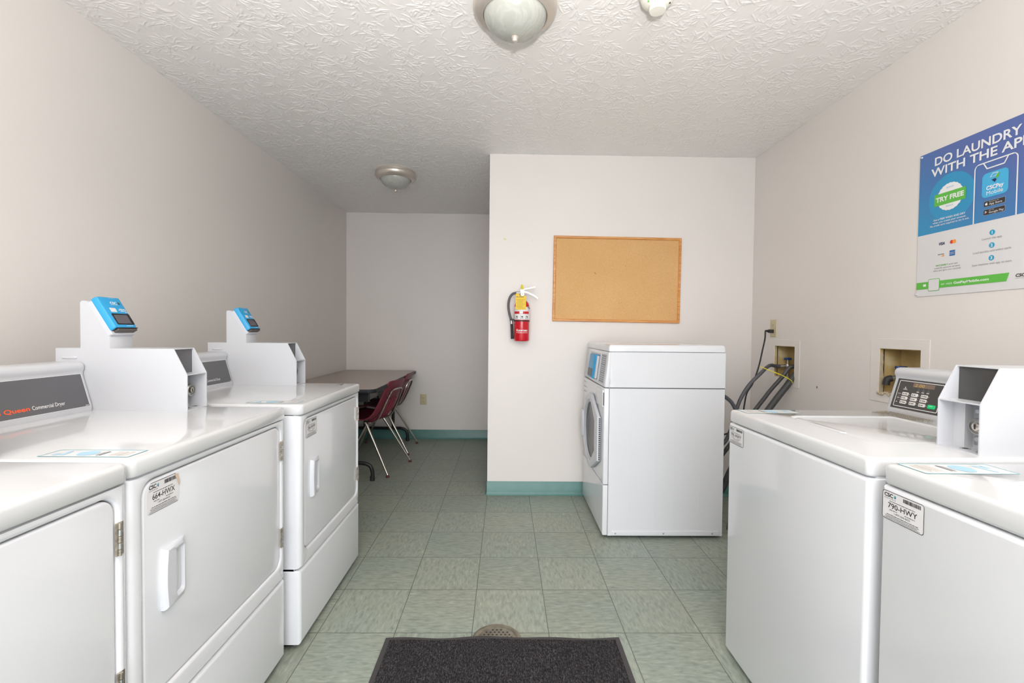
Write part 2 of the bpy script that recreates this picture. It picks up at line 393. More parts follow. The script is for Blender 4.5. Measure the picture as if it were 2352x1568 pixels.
def thing(name, label, cat, loc=(0, 0, 0), rz=0.0, group=None):
    o = bpy.data.objects.new(name, None); COL.objects.link(o); o.location = loc; o.rotation_euler = (0, 0, rz)
    o.empty_display_size = 0.1
    return tag(o, label, cat, group)
def tag(o, label, cat, group=None):
    o['label'] = label; o['category'] = cat
    if group: o['group'] = group
    return o
def struct(o): o['kind'] = 'structure'; return o
def dup(root, loc, rz, label, group=None):
    r = root.copy(); COL.objects.link(r); r.location = loc; r.rotation_euler = (0, 0, rz); r['label'] = label
    if group: r['group'] = group
    for ch in list(root.children):
        c = ch.copy(); COL.objects.link(c); c.parent = r
        for g in ch.children:
            d = g.copy(); COL.objects.link(d); d.parent = c
    return r

# ------------------------------------------------------------------ the room
XL, XR, XE = -1.7415, 1.8023, -0.1219
YB, YF, YN = 5.075, 3.3449, -1.25
ZC = 2.4702
TH = 0.11
mb = MB(); mb.box(XL - TH, XR + TH, YN - 0.9, YB + TH, -0.1, 0.0, 'floor_tile'); struct(mb.build('floor', smooth=False))
def build_ceiling():
    """slab with a stomp-brushed underside: clusters of short radiating ridges, 1-2 mm high"""
    import numpy as np
    rng = np.random.default_rng(11)
    res = 0.0027
    x0, x1, y0, y1 = XL, XR, 1.30, YB
    nx, ny = int((x1 - x0) / res), int((y1 - y0) / res)
    H = np.zeros((ny + 1, nx + 1), np.float32)
    PX, PY, PH, PW_ = [], [], [], []
    step = 0.088
    for gy in np.arange(y0, y1 + step, step):
        for gx in np.arange(x0, x1 + step, step):
            cx, cy = gx + rng.uniform(-0.07, 0.07), gy + rng.uniform(-0.07, 0.07)
            base = rng.uniform(0, 2 * PI); spread = rng.uniform(1.6, 3.1)
            for k in range(rng.integers(13, 22)):
                a = base + rng.uniform(-spread, spread)
                r0 = rng.uniform(0.010, 0.055); ln = rng.uniform(0.014, 0.050)
                n = max(4, int(ln / 0.0019)); u = np.linspace(0, 1, n)
                bend = rng.uniform(-0.9, 0.9)
                rr_ = r0 + ln * u; aa = a + bend * (u - 0.3) * 0.5
                PX.append(cx + rr_ * np.cos(aa)); PY.append(cy + rr_ * np.sin(aa))
                PH.append(rng.uniform(0.0015, 0.0033) * np.sin(PI * np.clip(u * 0.9 + 0.08, 0, 1)) ** 0.6)
                PW_.append(np.full(n, rng.uniform(0.0019, 0.0030)))
    PX, PY, PH, PW_ = map(np.concatenate, (PX, PY, PH, PW_))
    IX = np.round((PX - x0) / res).astype(int); IY = np.round((PY - y0) / res).astype(int)
    for dy in range(-3, 4):
        for dx in range(-3, 4):
            jx, jy = IX + dx, IY + dy
            ok = (jx >= 0) & (jx <= nx) & (jy >= 0) & (jy <= ny)
            d2 = (x0 + jx * res - PX) ** 2 + (y0 + jy * res - PY) ** 2
            np.maximum.at(H, (jy[ok], jx[ok]), (PH * np.exp(-d2 / (2 * (PW_ * 0.62) ** 2)))[ok])
    xs = np.linspace(x0, x1, nx + 1); ys = np.linspace(y0, y1, ny + 1)
    H[:, 0] = H[:, -1] = 0; H[0, :] = H[-1, :] = 0
    V = np.empty(((ny + 1) * (nx + 1), 3), np.float32)
    V[:, 0] = np.tile(xs, ny + 1); V[:, 1] = np.repeat(ys, nx + 1); V[:, 2] = (ZC - H).ravel()
    jj, ii = np.meshgrid(np.arange(ny), np.arange(nx), indexing='ij')
    vis = ~((xs[ii] > XE + TH + 0.02) & (ys[jj] > YF + TH + 0.02))       # not above the solid partition side
    q = (jj * (nx + 1) + ii)[vis]
    Q = np.stack([q, q + nx + 1, q + nx + 2, q + 1], 1).astype(np.int32)
    # slab: flat underside in front of the textured sheet, and the body above it
    b0 = len(V)
    def bx(xa, xb, ya, yb, za, zb):
        return np.array([(x, y, z) for x in (xa, xb) for y in (ya, yb) for z in (za, zb)], np.float32)
    bq = np.array([(0, 1, 3, 2), (4, 6, 7, 5), (0, 4, 5, 1), (2, 3, 7, 6), (0, 2, 6, 4), (1, 5, 7, 3)], np.int32)
    A = bx(XL - TH, XR + TH, YN - TH, y0, ZC, ZC + 0.1); B = bx(XL - TH, XR + TH, y0, YB + TH, ZC + 0.0005, ZC + 0.1)
    V = np.concatenate([V, A, B]); Q = np.concatenate([Q, bq + b0, bq + b0 + 8])
    me = bpy.data.meshes.new('ceiling')
    me.vertices.add(len(V)); me.vertices.foreach_set('co', V.ravel())
    me.loops.add(len(Q) * 4); me.loops.foreach_set('vertex_index', Q.ravel())
    me.polygons.add(len(Q)); me.polygons.foreach_set('loop_start', np.arange(len(Q), dtype=np.int32) * 4)
    me.polygons.foreach_set('use_smooth', np.concatenate([np.ones(len(Q) - 12, bool), np.zeros(12, bool)]))
    me.update(calc_edges=True); me.validate()
    me.materials.append(MATS['ceiling_texture'])
    o = bpy.data.objects.new('ceiling', me); COL.objects.link(o); return o
struct(build_ceiling())
mb = MB(); mb.box(XL - TH, XL, YN - TH, YB + TH, 0, ZC, 'wall_paint'); struct(mb.build('wall_left', smooth=False))
mb = MB(); mb.box(XL, XE + TH, YB, YB + TH, 0, ZC, 'wall_paint'); struct(mb.build('wall_far', smooth=False))
mb = MB(); mb.box(XE, XR + TH, YF, YF + TH, 0, ZC, 'wall_paint'); mb.box(XE, XE + TH, YF + TH, YB, 0, ZC, 'wall_paint'); struct(mb.build('wall_partition', smooth=False))
# back wall behind the camera; its opening is made up to admit the fill light
mb = MB(); mb.box(XL, -1.1, YN - TH, YN, 0, ZC, 'wall_paint'); mb.box(1.1, XR, YN - TH, YN, 0, ZC, 'wall_paint'); mb.box(-1.1, 1.1, YN - TH, YN, 2.3, ZC, 'wall_paint')
struct(mb.build('wall_near', smooth=False))
# right wall with two cut-outs for the recessed boxes
BOX1 = (2.835, 3.052, 0.915, 1.120)
BOX2 = (1.966, 2.188, 0.922, 1.135)
mb = MB()
ys = sorted([YN - TH, YF] + list(BOX1[:2]) + list(BOX2[:2]))
for a, c in zip(ys[:-1], ys[1:]):
    hole = [q for q in (BOX1, BOX2) if abs(q[0] - a) < 1e-6]
    if hole:
        q = hole[0]; mb.box(XR, XR + TH, a, c, 0, q[2], 'wall_paint'); mb.box(XR, XR + TH, a, c, q[3], ZC, 'wall_paint')
    else:
        mb.box(XR, XR + TH, a, c, 0, ZC, 'wall_paint')
struct(mb.build('wall_right', smooth=False))

def baseboard(name, p0, p1, nrm):
    """coved vinyl base: profile (out, z) swept from p0 to p1"""
    prof = [(0.0, 0.0), (0.016, 0.0), (0.013, 0.004), (0.007, 0.012), (0.0035, 0.022), (0.003, 0.096), (0.0, 0.1)]
    mb = MB(); ls = []
    for p in (p0, p1): ls.append([(p[0] + nrm[0] * o, p[1] + nrm[1] * o, z) for o, z in prof])
    mb.loft(ls, 'base_teal'); struct(mb.build(name, angle=60))
baseboard('baseboard_partition', (XE - 0.003, YF), (XR, YF), (0, -1))
baseboard('baseboard_far', (XL, YB), (XE, YB), (0, -1))
baseboard('baseboard_right', (XR, -1.2), (XR, YF), (-1, 0))
baseboard('baseboard_left', (XL, -1.2), (XL, YB), (1, 0))
baseboard('baseboard_alcove', (XE, YF + 0.001), (XE, YB), (-1, 0))

# small marks on the paint
mb = MB(); fW = Face((0, YF - 0.0006, 0), (1, 0, 0), (0, 0, 1))
for (a, c, r) in ((-0.012, 1.862, 0.007), (-0.002, 1.858, 0.004), (0.187, 1.853, 0.004)): fW.disc(mb, a, c, r, 0.0, 'residue_yellow', 9)
struct(mb.build('trim_1', smooth=False))
mb = MB(); fW = Face((XR - 0.0006, 0, 0), (0, -1, 0), (0, 0, 1)); fW.rect(mb, -2.632, -2.622, 0.885, 0.898, 0, 'scuff_dark', 0.003)
struct(mb.build('trim_2', smooth=False))

# ------------------------------------------------------------------ printed labels
def number_label(parent, face, a0, a1, b0, b1, number, peel=False, name='number_label'):
    w, h = a1 - a0, b1 - b0
    mb = MB(); X = lambda q: a0 + q * w; Y = lambda q: b0 + q * h
    if peel:
        face.poly(mb, [(X(0.02), Y(0)), (X(0.95), Y(0)), (X(1), Y(0.12)), (X(1), Y(0.78)), (X(0.9), Y(1)), (X(0.1), Y(1)), (X(0.06), Y(0.8)), (X(0), Y(0.7))], 0.0006, 'label_white')
        face.poly(mb, [(X(1.0), Y(0.5)), (X(1.03), Y(0.62)), (X(0.97), Y(0.95)), (X(0.84), Y(0.98))], 0.0014, 'label_tan')
        face.rect(mb, X(0.05), X(0.95), Y(0.0), Y(0.014), 0.001, 'print_black'); face.rect(mb, X(0.1), X(0.88), Y(0.985), Y(1.0), 0.001, 'print_black')
    else:
        face.rect(mb, a0, a1, b0, b1, 0.0006, 'label_white', 0.006)
        face.frame(mb, a0, a1, b0, b1, 0.0012, 0.0009, 'print_black', 0.006)
    d = 0.0011
    face.text(mb, 'CSC', X(0.05), Y(0.80), h * 0.13, d, 'print_black', width=w * 0.22, bold=0.03)
    face.poly(mb, [(X(0.29), Y(0.87)), (X(0.32), Y(0.79)), (X(0.35), Y(0.87)), (X(0.32), Y(0.93))], d, 'print_teal')
    face.poly(mb, [(X(0.30), Y(0.85)), (X(0.33), Y(0.79)), (X(0.33), Y(0.86))], d + 0.0002, 'print_navy')
    face.words(mb, X(0.05), X(0.34), Y(0.735), h * 0.03, d, 'print_grey', 3)
    x = X(0.52); rnd = random.Random(5)
    while x < X(0.93):
        ww = w * rnd.choice((0.006, 0.010, 0.016)); face.rect(mb, x, x + ww, Y(0.80), Y(0.93), d, 'print_black'); x += ww + w * rnd.choice((0.005, 0.009))
    face.words(mb, X(0.18), X(0.80), Y(0.655), h * 0.03, d, 'print_black', 4)
    face.text(mb, number, X(0.50), Y(0.43), h * 0.185, d, 'print_black', width=w * 0.70, bold=0.006, align='c')
    face.words(mb, X(0.19), X(0.38), Y(0.355), h * 0.03, d, 'print_black', 6); face.words(mb, X(0.56), X(0.80), Y(0.355), h * 0.03, d, 'print_black', 7)
    face.text(mb, '1-877-264-6622', X(0.50), Y(0.255), h * 0.06, d, 'print_black', width=w * 0.38, align='c')
    for q, (l, r_) in zip((0.175, 0.125, 0.085, 0.045), ((0.12, 0.88), (0.08, 0.9), (0.1, 0.86), (0.06, 0.92))):
        face.words(mb, X(l), X(r_), Y(q), h * (0.032 if q > 0.15 else 0.022), d, 'print_black', int(q * 1000))
    mb.keep = True
    return mb.build(name, parent, smooth=False)

def lid_label(parent, x0, x1, y0, y1, z):
    """instruction sticker lying on a lid; reads from the front, long side along x"""
    mb = MB(); f = Face((x1, y0, z), (-1, 0, 0), (0, -1, 0)); f.n = Vector((0, 0, 1)); f.v = Vector((0, 1, 0))
    w, h = x1 - x0, y1 - y0
    f.rect(mb, 0, w, 0, h, 0.0006, 'print_pale'); f.frame(mb, 0, w, 0, h, 0.0022, 0.0009, 'print_teal', 0.001)
    f.poly(mb, [(w * (0.56 + 0.11 * math.cos(k * PI / 10)), h * (0.5 + 0.34 * math.sin(k * PI / 10))) for k in range(20)], 0.001, 'print_sky')
    f.poly(mb, [(w * 0.76, h * 0.2), (w * 0.80, h * 0.8), (w * 0.84, h * 0.85), (w * 0.82, h * 0.2)], 0.001, 'print_sky')
    f.rect(mb, w * 0.85, w * 0.9, h * 0.2, h * 0.45, 0.001, 'print_sky')
    f.rect(mb, w * 0.36, w * 0.375, h * 0.2, h * 0.75, 0.001, 'print_black'); f.rect(mb, w * 0.39, w * 0.40, h * 0.15, h * 0.8, 0.001, 'print_grey'); f.rect(mb, w * 0.41, w * 0.42, h * 0.25, h * 0.7, 0.001, 'print_grey')
    for k in range(6): f.rect(mb, w * (0.08 + 0.035 * k), w * (0.088 + 0.035 * k), h * 0.15, h * (0.85 if k % 2 else 0.7), 0.001, 'print_grey' if k == 2 else 'label_tan')
    mb.keep = True
    return mb.build('instruction_label', parent, smooth=False)

# ------------------------------------------------------------------ shared machine parts (local: front at x=0, +x towards the user, y left to right, z up)
DEPTH = 0.711
def control_panel(root, y0, y1, faceplate, ztop, z0):
    mb = MB()
    # profile (x, z) of the hood, swept along y with rounded ends
    prof = [(-0.588, z0), (-0.586, z0 + 0.012), (-0.618, z0 + 0.125), (-0.616, z0 + 0.134), (-0.612, z0 + 0.142), (-0.612, z0 + 0.152), (-0.618, z0 + 0.160), (-0.628, z0 + 0.163), (-0.70, z0 + 0.163), (-0.711, z0 + 0.155), (-0.711, z0)]
    cx = -0.65; cz = z0 + 0.08
    def ring(y, sc): return [((x - cx) * sc + cx, y, (z - cz) * sc + cz if z > z0 + 0.001 else z) for x, z in prof]
    mb.loft([ring(y0, 0.94), ring(y0 + 0.003, 0.985), ring(y0 + 0.008, 1.0), ring(y1 - 0.008, 1.0), ring(y1 - 0.003, 0.985), ring(y1, 0.94)], 'enamel_satin_dimmed')
    cp = mb.build('control_panel', root, angle=50)
    f = Face((-0.586, 0, z0 + 0.012), (0, 1, 0), (-0.032, 0, 0.113))
    return cp, f          # face: a = local y, b = distance up the slope (0..0.1175)

def coin_box(root, y0, y1, z0, dark='panel_grey'):
    """open-fronted steel coin box with a sloping upper opening, a shelf and a key lock"""
    xf, xt, xb, zs, zt = -0.278, -0.322, -0.711, z0 + 0.121, z0 + 0.208
    w = 0.0028
    mb = MB()
    outl = [(xb, z0), (xf, z0), (xf, zs), (xt, zt), (xb, zt)]
    for ya, yb in ((y0, y0 + w), (y1 - w, y1)):
        mb.loft([[(x, ya, z) for x, z in outl], [(x, yb, z) for x, z in outl]], 'enamel_satin_dimmed')
    mb.box(xb, xt - 0.001, y0 + w, y1 - w, zt - w, zt, 'enamel_satin_dimmed')
    mb.box(xb, xf - 0.001, y0 + w, y1 - w, z0, z0 + w, 'enamel_satin_dimmed')
    mb.box(xb, xb + w, y0 + w, y1 - w, z0 + w, zt - w, 'enamel_satin_dimmed')
    cb = mb.build('coin_box', root, smooth=False)
    mb = MB(); mb.box(xt - 0.012, xf - 0.001, y0 + w, y1 - w, zs - 0.002, zs + 0.001, 'enamel_satin_dimmed'); mb.build('shelf', cb, smooth=False)
    mb = MB(); mb.box(xt - 0.010, xt - 0.006, y0 + w + 0.001, y1 - w - 0.001, zs + 0.001, zt - w, dark); mb.build('insert_plate', cb, smooth=False)
    xi = xf - 0.062
    mb = MB(); mb.box(xi - 0.002, xi, y0 + w, y1 - w, z0 + w, zs - 0.002, 'enamel_satin_dimmed')
    mb.box(xi, xi + 0.022, y0 + w, y0 + 0.032, z0 + w, zs - 0.002, 'enamel_satin_dimmed')
    mb.build('inner_liner', cb, smooth=False)
    mb = MB(); slab(mb, 'x', xi, xi + 0.003, y0 + 0.036, y1 - w - 0.002, z0 + 0.012, zs - 0.006, 0.003, 0.001, 'zinc_plate')
    for zz in (z0 + 0.026, z0 + 0.096): mb.lathe([(0.0075, xi), (0.0075, xi + 0.006), (0.005, xi + 0.008)], 'zinc_plate', (0, y0 + 0.047, zz), 'x', 16)
    mb.build('lock_plate', cb)
    yc, zc = y0 + 0.068, z0 + 0.062
    mb = MB(); mb.lathe([(0.021, xi + 0.003), (0.021, xi + 0.028), (0.0185, xi + 0.031), (0.017, xi + 0.031), (0.0165, xi + 0.022)], 'steel', (0, yc, zc), 'x', 28)
    mb.lathe([(0.0095, xi + 0.022), (0.0095, xi + 0.033), (0.008, xi + 0.034)], 'chrome', (0, yc, zc), 'x', 18)
    mb.box(xi + 0.034, xi + 0.0345, yc - 0.0018, yc + 0.0018, zc - 0.006, zc + 0.006, 'rubber_black')
    mb.build('key_lock', cb)
    mb = MB()
    for yy in (y0 + 0.045, y0 + 0.085): mb.lathe([(0.011, z0 + w), (0.011, z0 + w + 0.0006)], 'steel', (xf - 0.03, yy, 0), 'z', 18); mb.lathe([(0.006, z0 + w + 0.0006), (0.006, z0 + w + 0.001)], 'rubber_black', (xf - 0.03, yy, 0), 'z', 14)
    mb.build('bolt', cb)
    # pressed handle slot at the rear of the left side
    mb = MB(); ls = []
    slab(mb, 'y', y0, y0 - 0.0025, -0.69, -0.64, zt - 0.036, zt - 0.028, 0.0039, 0.002, 'enamel_satin_dimmed'); mb.build('pressed_slot', cb)
    return cb

# ------------------------------------------------------------------ dryers
DW = 0.685
def make_dryer(loc, label, number, peel=False, mark=False, lid_sticker=True):
    root = thing('clothes_dryer', label, 'dryer', loc, 0, 'white dryers along the left wall')
    W = DW
    mb = MB(); mb.loft([loop(XY(z), rr_pts(-DEPTH, -0.022, 0.002, W - 0.002, 0.004)) for z in (0.02, 0.884)], 'enamel_satin_dimmed'); mb.build('cabinet', root)
    # upper front panel: a ring around the door, softly rounded outside and into the door opening
    da, db, dc, dd = 0.040, 0.657, 0.362, 0.860     # door opening
    ls = []
    OR = 0.018
    def outer(x, ins): ls.append(loop(YZ(x), rr_pts(0.0 + ins, W - ins, 0.306 + min(ins, 0.006), 0.880 - min(ins, 0.004), 0.004)))
    outer(-0.10, 0.0); outer(-0.018, 0.0); outer(-0.009, 0.002); outer(-0.003, 0.006); outer(0.0, 0.016)
    hr = 0.034
    for x, e in ((0.0, 0.010), (-0.0012, 0.005), (-0.004, 0.002), (-0.009, 0.0), (-0.022, 0.0)):
        ls.append(loop(YZ(x), rr_pts(da - e, db + e, dc - e, dd + e, hr + e)))
    mb.loft(ls, 'enamel', False, False); mb.build('front_panel', root, angle=50)
    mb = MB(); mb.box(-0.024, -0.0215, da - 0.01, db + 0.01, dc - 0.01, dd + 0.01, 'seam_shadow_gasket'); mb.build('door_gasket', root, smooth=False)
    mb = MB(); slab(mb, 'x', -0.021, -0.0035, da + 0.0025, db - 0.0025, dc + 0.0025, dd - 0.0025, hr - 0.0025, 0.005, 'enamel'); door = mb.build('door', root)
    # handle: lens-sided pull with a finger recess on its right half
    mb = MB(); ha, hb, hc, hd = 0.094, 0.168, 0.546, 0.690
    def lens(ins, x, bulge=0.005):
        pts = []
        for k in range(9): q = k / 8; pts.append((ha + ins + (hb - ha - 2 * ins) * q, hc + ins))
        for k in range(1, 9): q = k / 8; pts.append((hb - ins + bulge * math.sin(PI * q), hc + ins + (hd - hc - 2 * ins) * q))
        for k in range(1, 9): q = k / 8; pts.append((hb - ins - (hb - ha - 2 * ins) * q, hd - ins))
        for k in range(1, 8): q = k / 8; pts.append((ha + ins - bulge * math.sin(PI * q), hd - ins - (hd - hc - 2 * ins) * q))
        return [(x(a), a, z) for a, z in pts]
    hx = lambda base: (lambda a: base * (1.0 - 0.72 * max(0.0, (a - ha) / (hb - ha)) ** 1.5))
    cst = lambda v: (lambda a: v)
    rec = lambda ins, x: [(x + 0.006 * (1 - (a - ha - 0.034) / 0.037) * (1 if x > 0.0005 else 0.3), a, z) for a, z in (lambda q: q[4:] + q[:4])(rr_pts(ha + 0.033 + ins, hb - 0.004 - ins * 0.5, hc + 0.012 + ins, hd - 0.012 - ins, 0.010, 7))]
    lo = [lens(0, cst(-0.0035)), lens(0.0, lambda a: -0.0035 + hx(0.007)(a)), lens(0.002, lambda a: -0.0035 + hx(0.012)(a)), lens(0.006, lambda a: -0.0035 + hx(0.0155)(a))]
    rc = [rec(0.0, 0.0035), rec(0.002, 0.002), rec(0.007, -0.0028), rec(0.010, -0.0032)]
    mb.loft(lo + rc, 'white_plastic', False, True)
    mb.build('handle', door, angle=30)
    for zz in (0.736, 0.427):
        mb = MB(); mb.box(-0.002, 0.0015, db - 0.004, db + 0.013, zz, zz + 0.067, 'hinge_steel')
        for k in range(5): mb.lathe([(0.0035, zz + 0.0136 * k), (0.0035, zz + 0.0136 * k + 0.0125)], 'hinge_steel' if k % 2 == 0 else 'steel', (0.003, db + 0.002, 0), 'z', 10)
        mb.build('hinge', root)
    mb = MB()
    slab(mb, 'x', -0.10, 0.0, 0.0, W, 0.022, 0.3005, 0.004, 0.012, 'enamel'); mb.build('lower_panel', root, angle=50)
    mb = MB(); ls = []
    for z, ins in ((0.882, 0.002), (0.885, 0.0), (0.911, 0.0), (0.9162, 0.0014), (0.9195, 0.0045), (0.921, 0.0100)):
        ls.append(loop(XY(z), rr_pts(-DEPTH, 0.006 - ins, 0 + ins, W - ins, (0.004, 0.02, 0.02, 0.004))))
    mb.loft(ls, 'enamel_top_dimmed'); mb.build('top_panel', root, angle=50)
    for fx_ in (-0.06, -0.65):
        for fy in (0.07, W - 0.07):
            mb = MB(); mb.lathe([(0.02, 0.0), (0.02, 0.012), (0.008, 0.014), (0.008, 0.022)], 'rubber_black', (fx_, fy, 0), 'z', 16); mb.build('foot', root)
    cp, f = control_panel(root, 0.006, 0.585, 'panel_grey', 1.084, 0.921)
    mb = MB(); f.slab(mb, 0.022, 0.573, 0.006, 0.116, 0.0, 0.0012, 'panel_grey', 0.002, 0.0004)
    f.frame(mb, 0.0215, 0.5735, 0.0055, 0.1165, 0.0012, 0.0013, 'print_white', 0.001)
    f.text(mb, 'Speed Queen', 0.386, 0.0225, 0.0125, 0.0016, 'print_orange', width=0.140, bold=0.022, align='r')
    f.text(mb, 'Commercial Dryer', 0.3925, 0.0225, 0.0118, 0.0016, 'print_white', width=0.100, bold=0.004)
    f.rect(mb, 0.558, 0.569, 0.009, 0.0105, 0.0016, 'print_white')
    mb.keep = True; mb.build('faceplate', cp, smooth=False)
    coin_box(root, 0.588, 0.690, 0.9205)
    fl_ = Face((-0.0035, 0, 0), (0, 1, 0), (0, 0, 1))
    if number: number_label(root, Face((-0.0035, 0, 0), (0, 1, 0), (0, 0, 1)), 0.055, 0.155, 0.783, 0.852, number, peel)
    if lid_sticker: lid_label(root, -0.215, -0.022, 0.028, 0.085, 0.921)
    if mark:
        mb = MB(); f2 = Face((0, 0, 0.921), (0, 1, 0), (-1, 0, 0))
        f2.words(mb, 0.615, 0.66, 0.070, 0.010, 0.0006, 'print_black', 2); f2.words(mb, 0.61, 0.65, 0.085, 0.005, 0.0006, 'print_grey', 3)
        mb.keep = True; mb.build('rating_mark', root, smooth=False)
    return root

D1 = make_dryer((-0.782, 0.279, 0), 'nearest white dryer at the left edge, front without a number label', None)
D2 = make_dryer((-0.785, 0.966, 0), 'middle white dryer with peeling 664-HWX label on its door', '664-HWX', True)
D3 = make_dryer((-0.751, 1.698, 0), 'farthest white dryer on the left, next to the table, labelled 206-HWW', '206-HWW', False, True)

# ------------------------------------------------------------------ card readers standing on the coin boxes
def make_reader(loc, label):
    r = thing('card_reader', label, 'card reader', loc, 0, 'blue card readers on the dryers')
    y0, y1 = -0.048, 0.048
    mb = MB(); ol = [(-0.048, 0.0), (0.050, 0.0), (0.050, 0.040), (0.046, 0.044), (-0.022, 0.155), (-0.028, 0.158), (-0.044, 0.158), (-0.048, 0.154)]
    def ring(y, i): return [(x * (1 - i) , y, z * (1 - i * 0.6)) for x, z in ol]
    mb.loft([ring(y0, 0.03), ring(y0 + 0.003, 0.0), ring(y1 - 0.003, 0.0), ring(y1, 0.03)], 'enamel_satin_dimmed'); mb.build('stand', r, angle=40)
    # the terminal, on the slope: b runs up the slope, d outwards
    sl = Vector((-0.068, 0, 0.111)).normalized()
    f = Face((0.0510, 0, 0.0415), (0, 1, 0), sl)
    mb = MB(); f.slab(mb, y0 - 0.001, y1 + 0.001, 0.000, 0.132, -0.004, 0.010, 'white_plastic', 0.005, 0.002); mb.build('back_plate', r, angle=40)
    mb = MB(); ls = []
    for d, ia, ib in ((0.010, 0.0, 0.0), (0.022, 0.001, 0.0), (0.029, 0.005, 0.002), (0.031, 0.012, 0.005)):
        ls.append([f.p(a, b, d) for a, b in rr_pts(y0 + ia, y1 - ia, 0.014 + ib, 0.138 - ib, 0.006)])
    mb.loft(ls, 'reader_blue')
    shell = mb.build('shell', r, angle=40)
    mb = MB(); d = 0.0315
    f.text(mb, 'CSC', -0.010, 0.107, 0.010, d, 'print_white', width=0.028, bold=0.03)
    f.poly(mb, [(0.021, 0.112), (0.026, 0.106), (0.031, 0.112), (0.026, 0.118)], d, 'print_navy'); f.poly(mb, [(0.026, 0.112), (0.031, 0.112), (0.026, 0.119)], d + 0.0002, 'print_green')
    f.words(mb, -0.010, 0.018, 0.1025, 0.0022, d, 'print_sky', 3)
    mb.keep = True; mb.build('logo', shell, smooth=False); mb = MB()
    f.rect(mb, -0.026, -0.002, 0.076, 0.092, d, 'print_white', 0.002); f.frame(mb, -0.022, -0.006, 0.0785, 0.0895, 0.0016, d + 0.0002, 'label_tan', 0.001)
    for k, (q0, q1, zz) in enumerate(((0.012, 0.036, 0.087), (0.008, 0.038, 0.083), (0.014, 0.036, 0.079), (0.030, 0.041, 0.0745))): f.words(mb, q0, q1, zz, 0.0034, d, 'print_white', k)
    mb.keep = True; mb.build('scan_instructions', shell, smooth=False)
    for q0, q1, zz, mt_ in ((-0.004, 0.02, 0.131, 'print_sky'), (0.002, 0.030, 0.0205, 'print_white')):
        mb = MB(); f.words(mb, q0, q1, zz, 0.0027, d, mt_, 8); mb.keep = True; mb.build('small_print', shell, smooth=False)
    mb = MB(); f.slab(mb, -0.032, 0.040, 0.026, 0.070, 0.029, 0.0322, 'screen_black', 0.004, 0.0006); sc = mb.build('screen_bezel', r)
    mb = MB(); f.slab(mb, -0.026, 0.028, 0.030, 0.064, 0.030, 0.0328, 'screen_glass', 0.001, 0.0003); mb.build('screen', r)
    mb = MB(); f.slab(mb, y0 + 0.012, y1 - 0.004, 0.006, 0.016, 0.009, 0.027, 'reader_slot', 0.002, 0.001); mb.build('card_slot', r)
    mb = MB(); f.slab(mb, y0 + 0.006, y1 - 0.002, 0.013, 0.0152, 0.009, 0.0305, 'screen_black', 0.001, 0.0004); mb.build('slot_lip', r, smooth=False)
    return r
cr1 = make_reader((-0.785 - 0.585, 0.966 + 0.639, 0.9205 + 0.208), 'blue card reader on the coin box of the dryer labelled 664-HWX')
dup(cr1, (-0.751 - 0.585 + 0.01, 1.698 + 0.639, 0.9205 + 0.208), 0, 'blue card reader on the farthest dryer by the table')

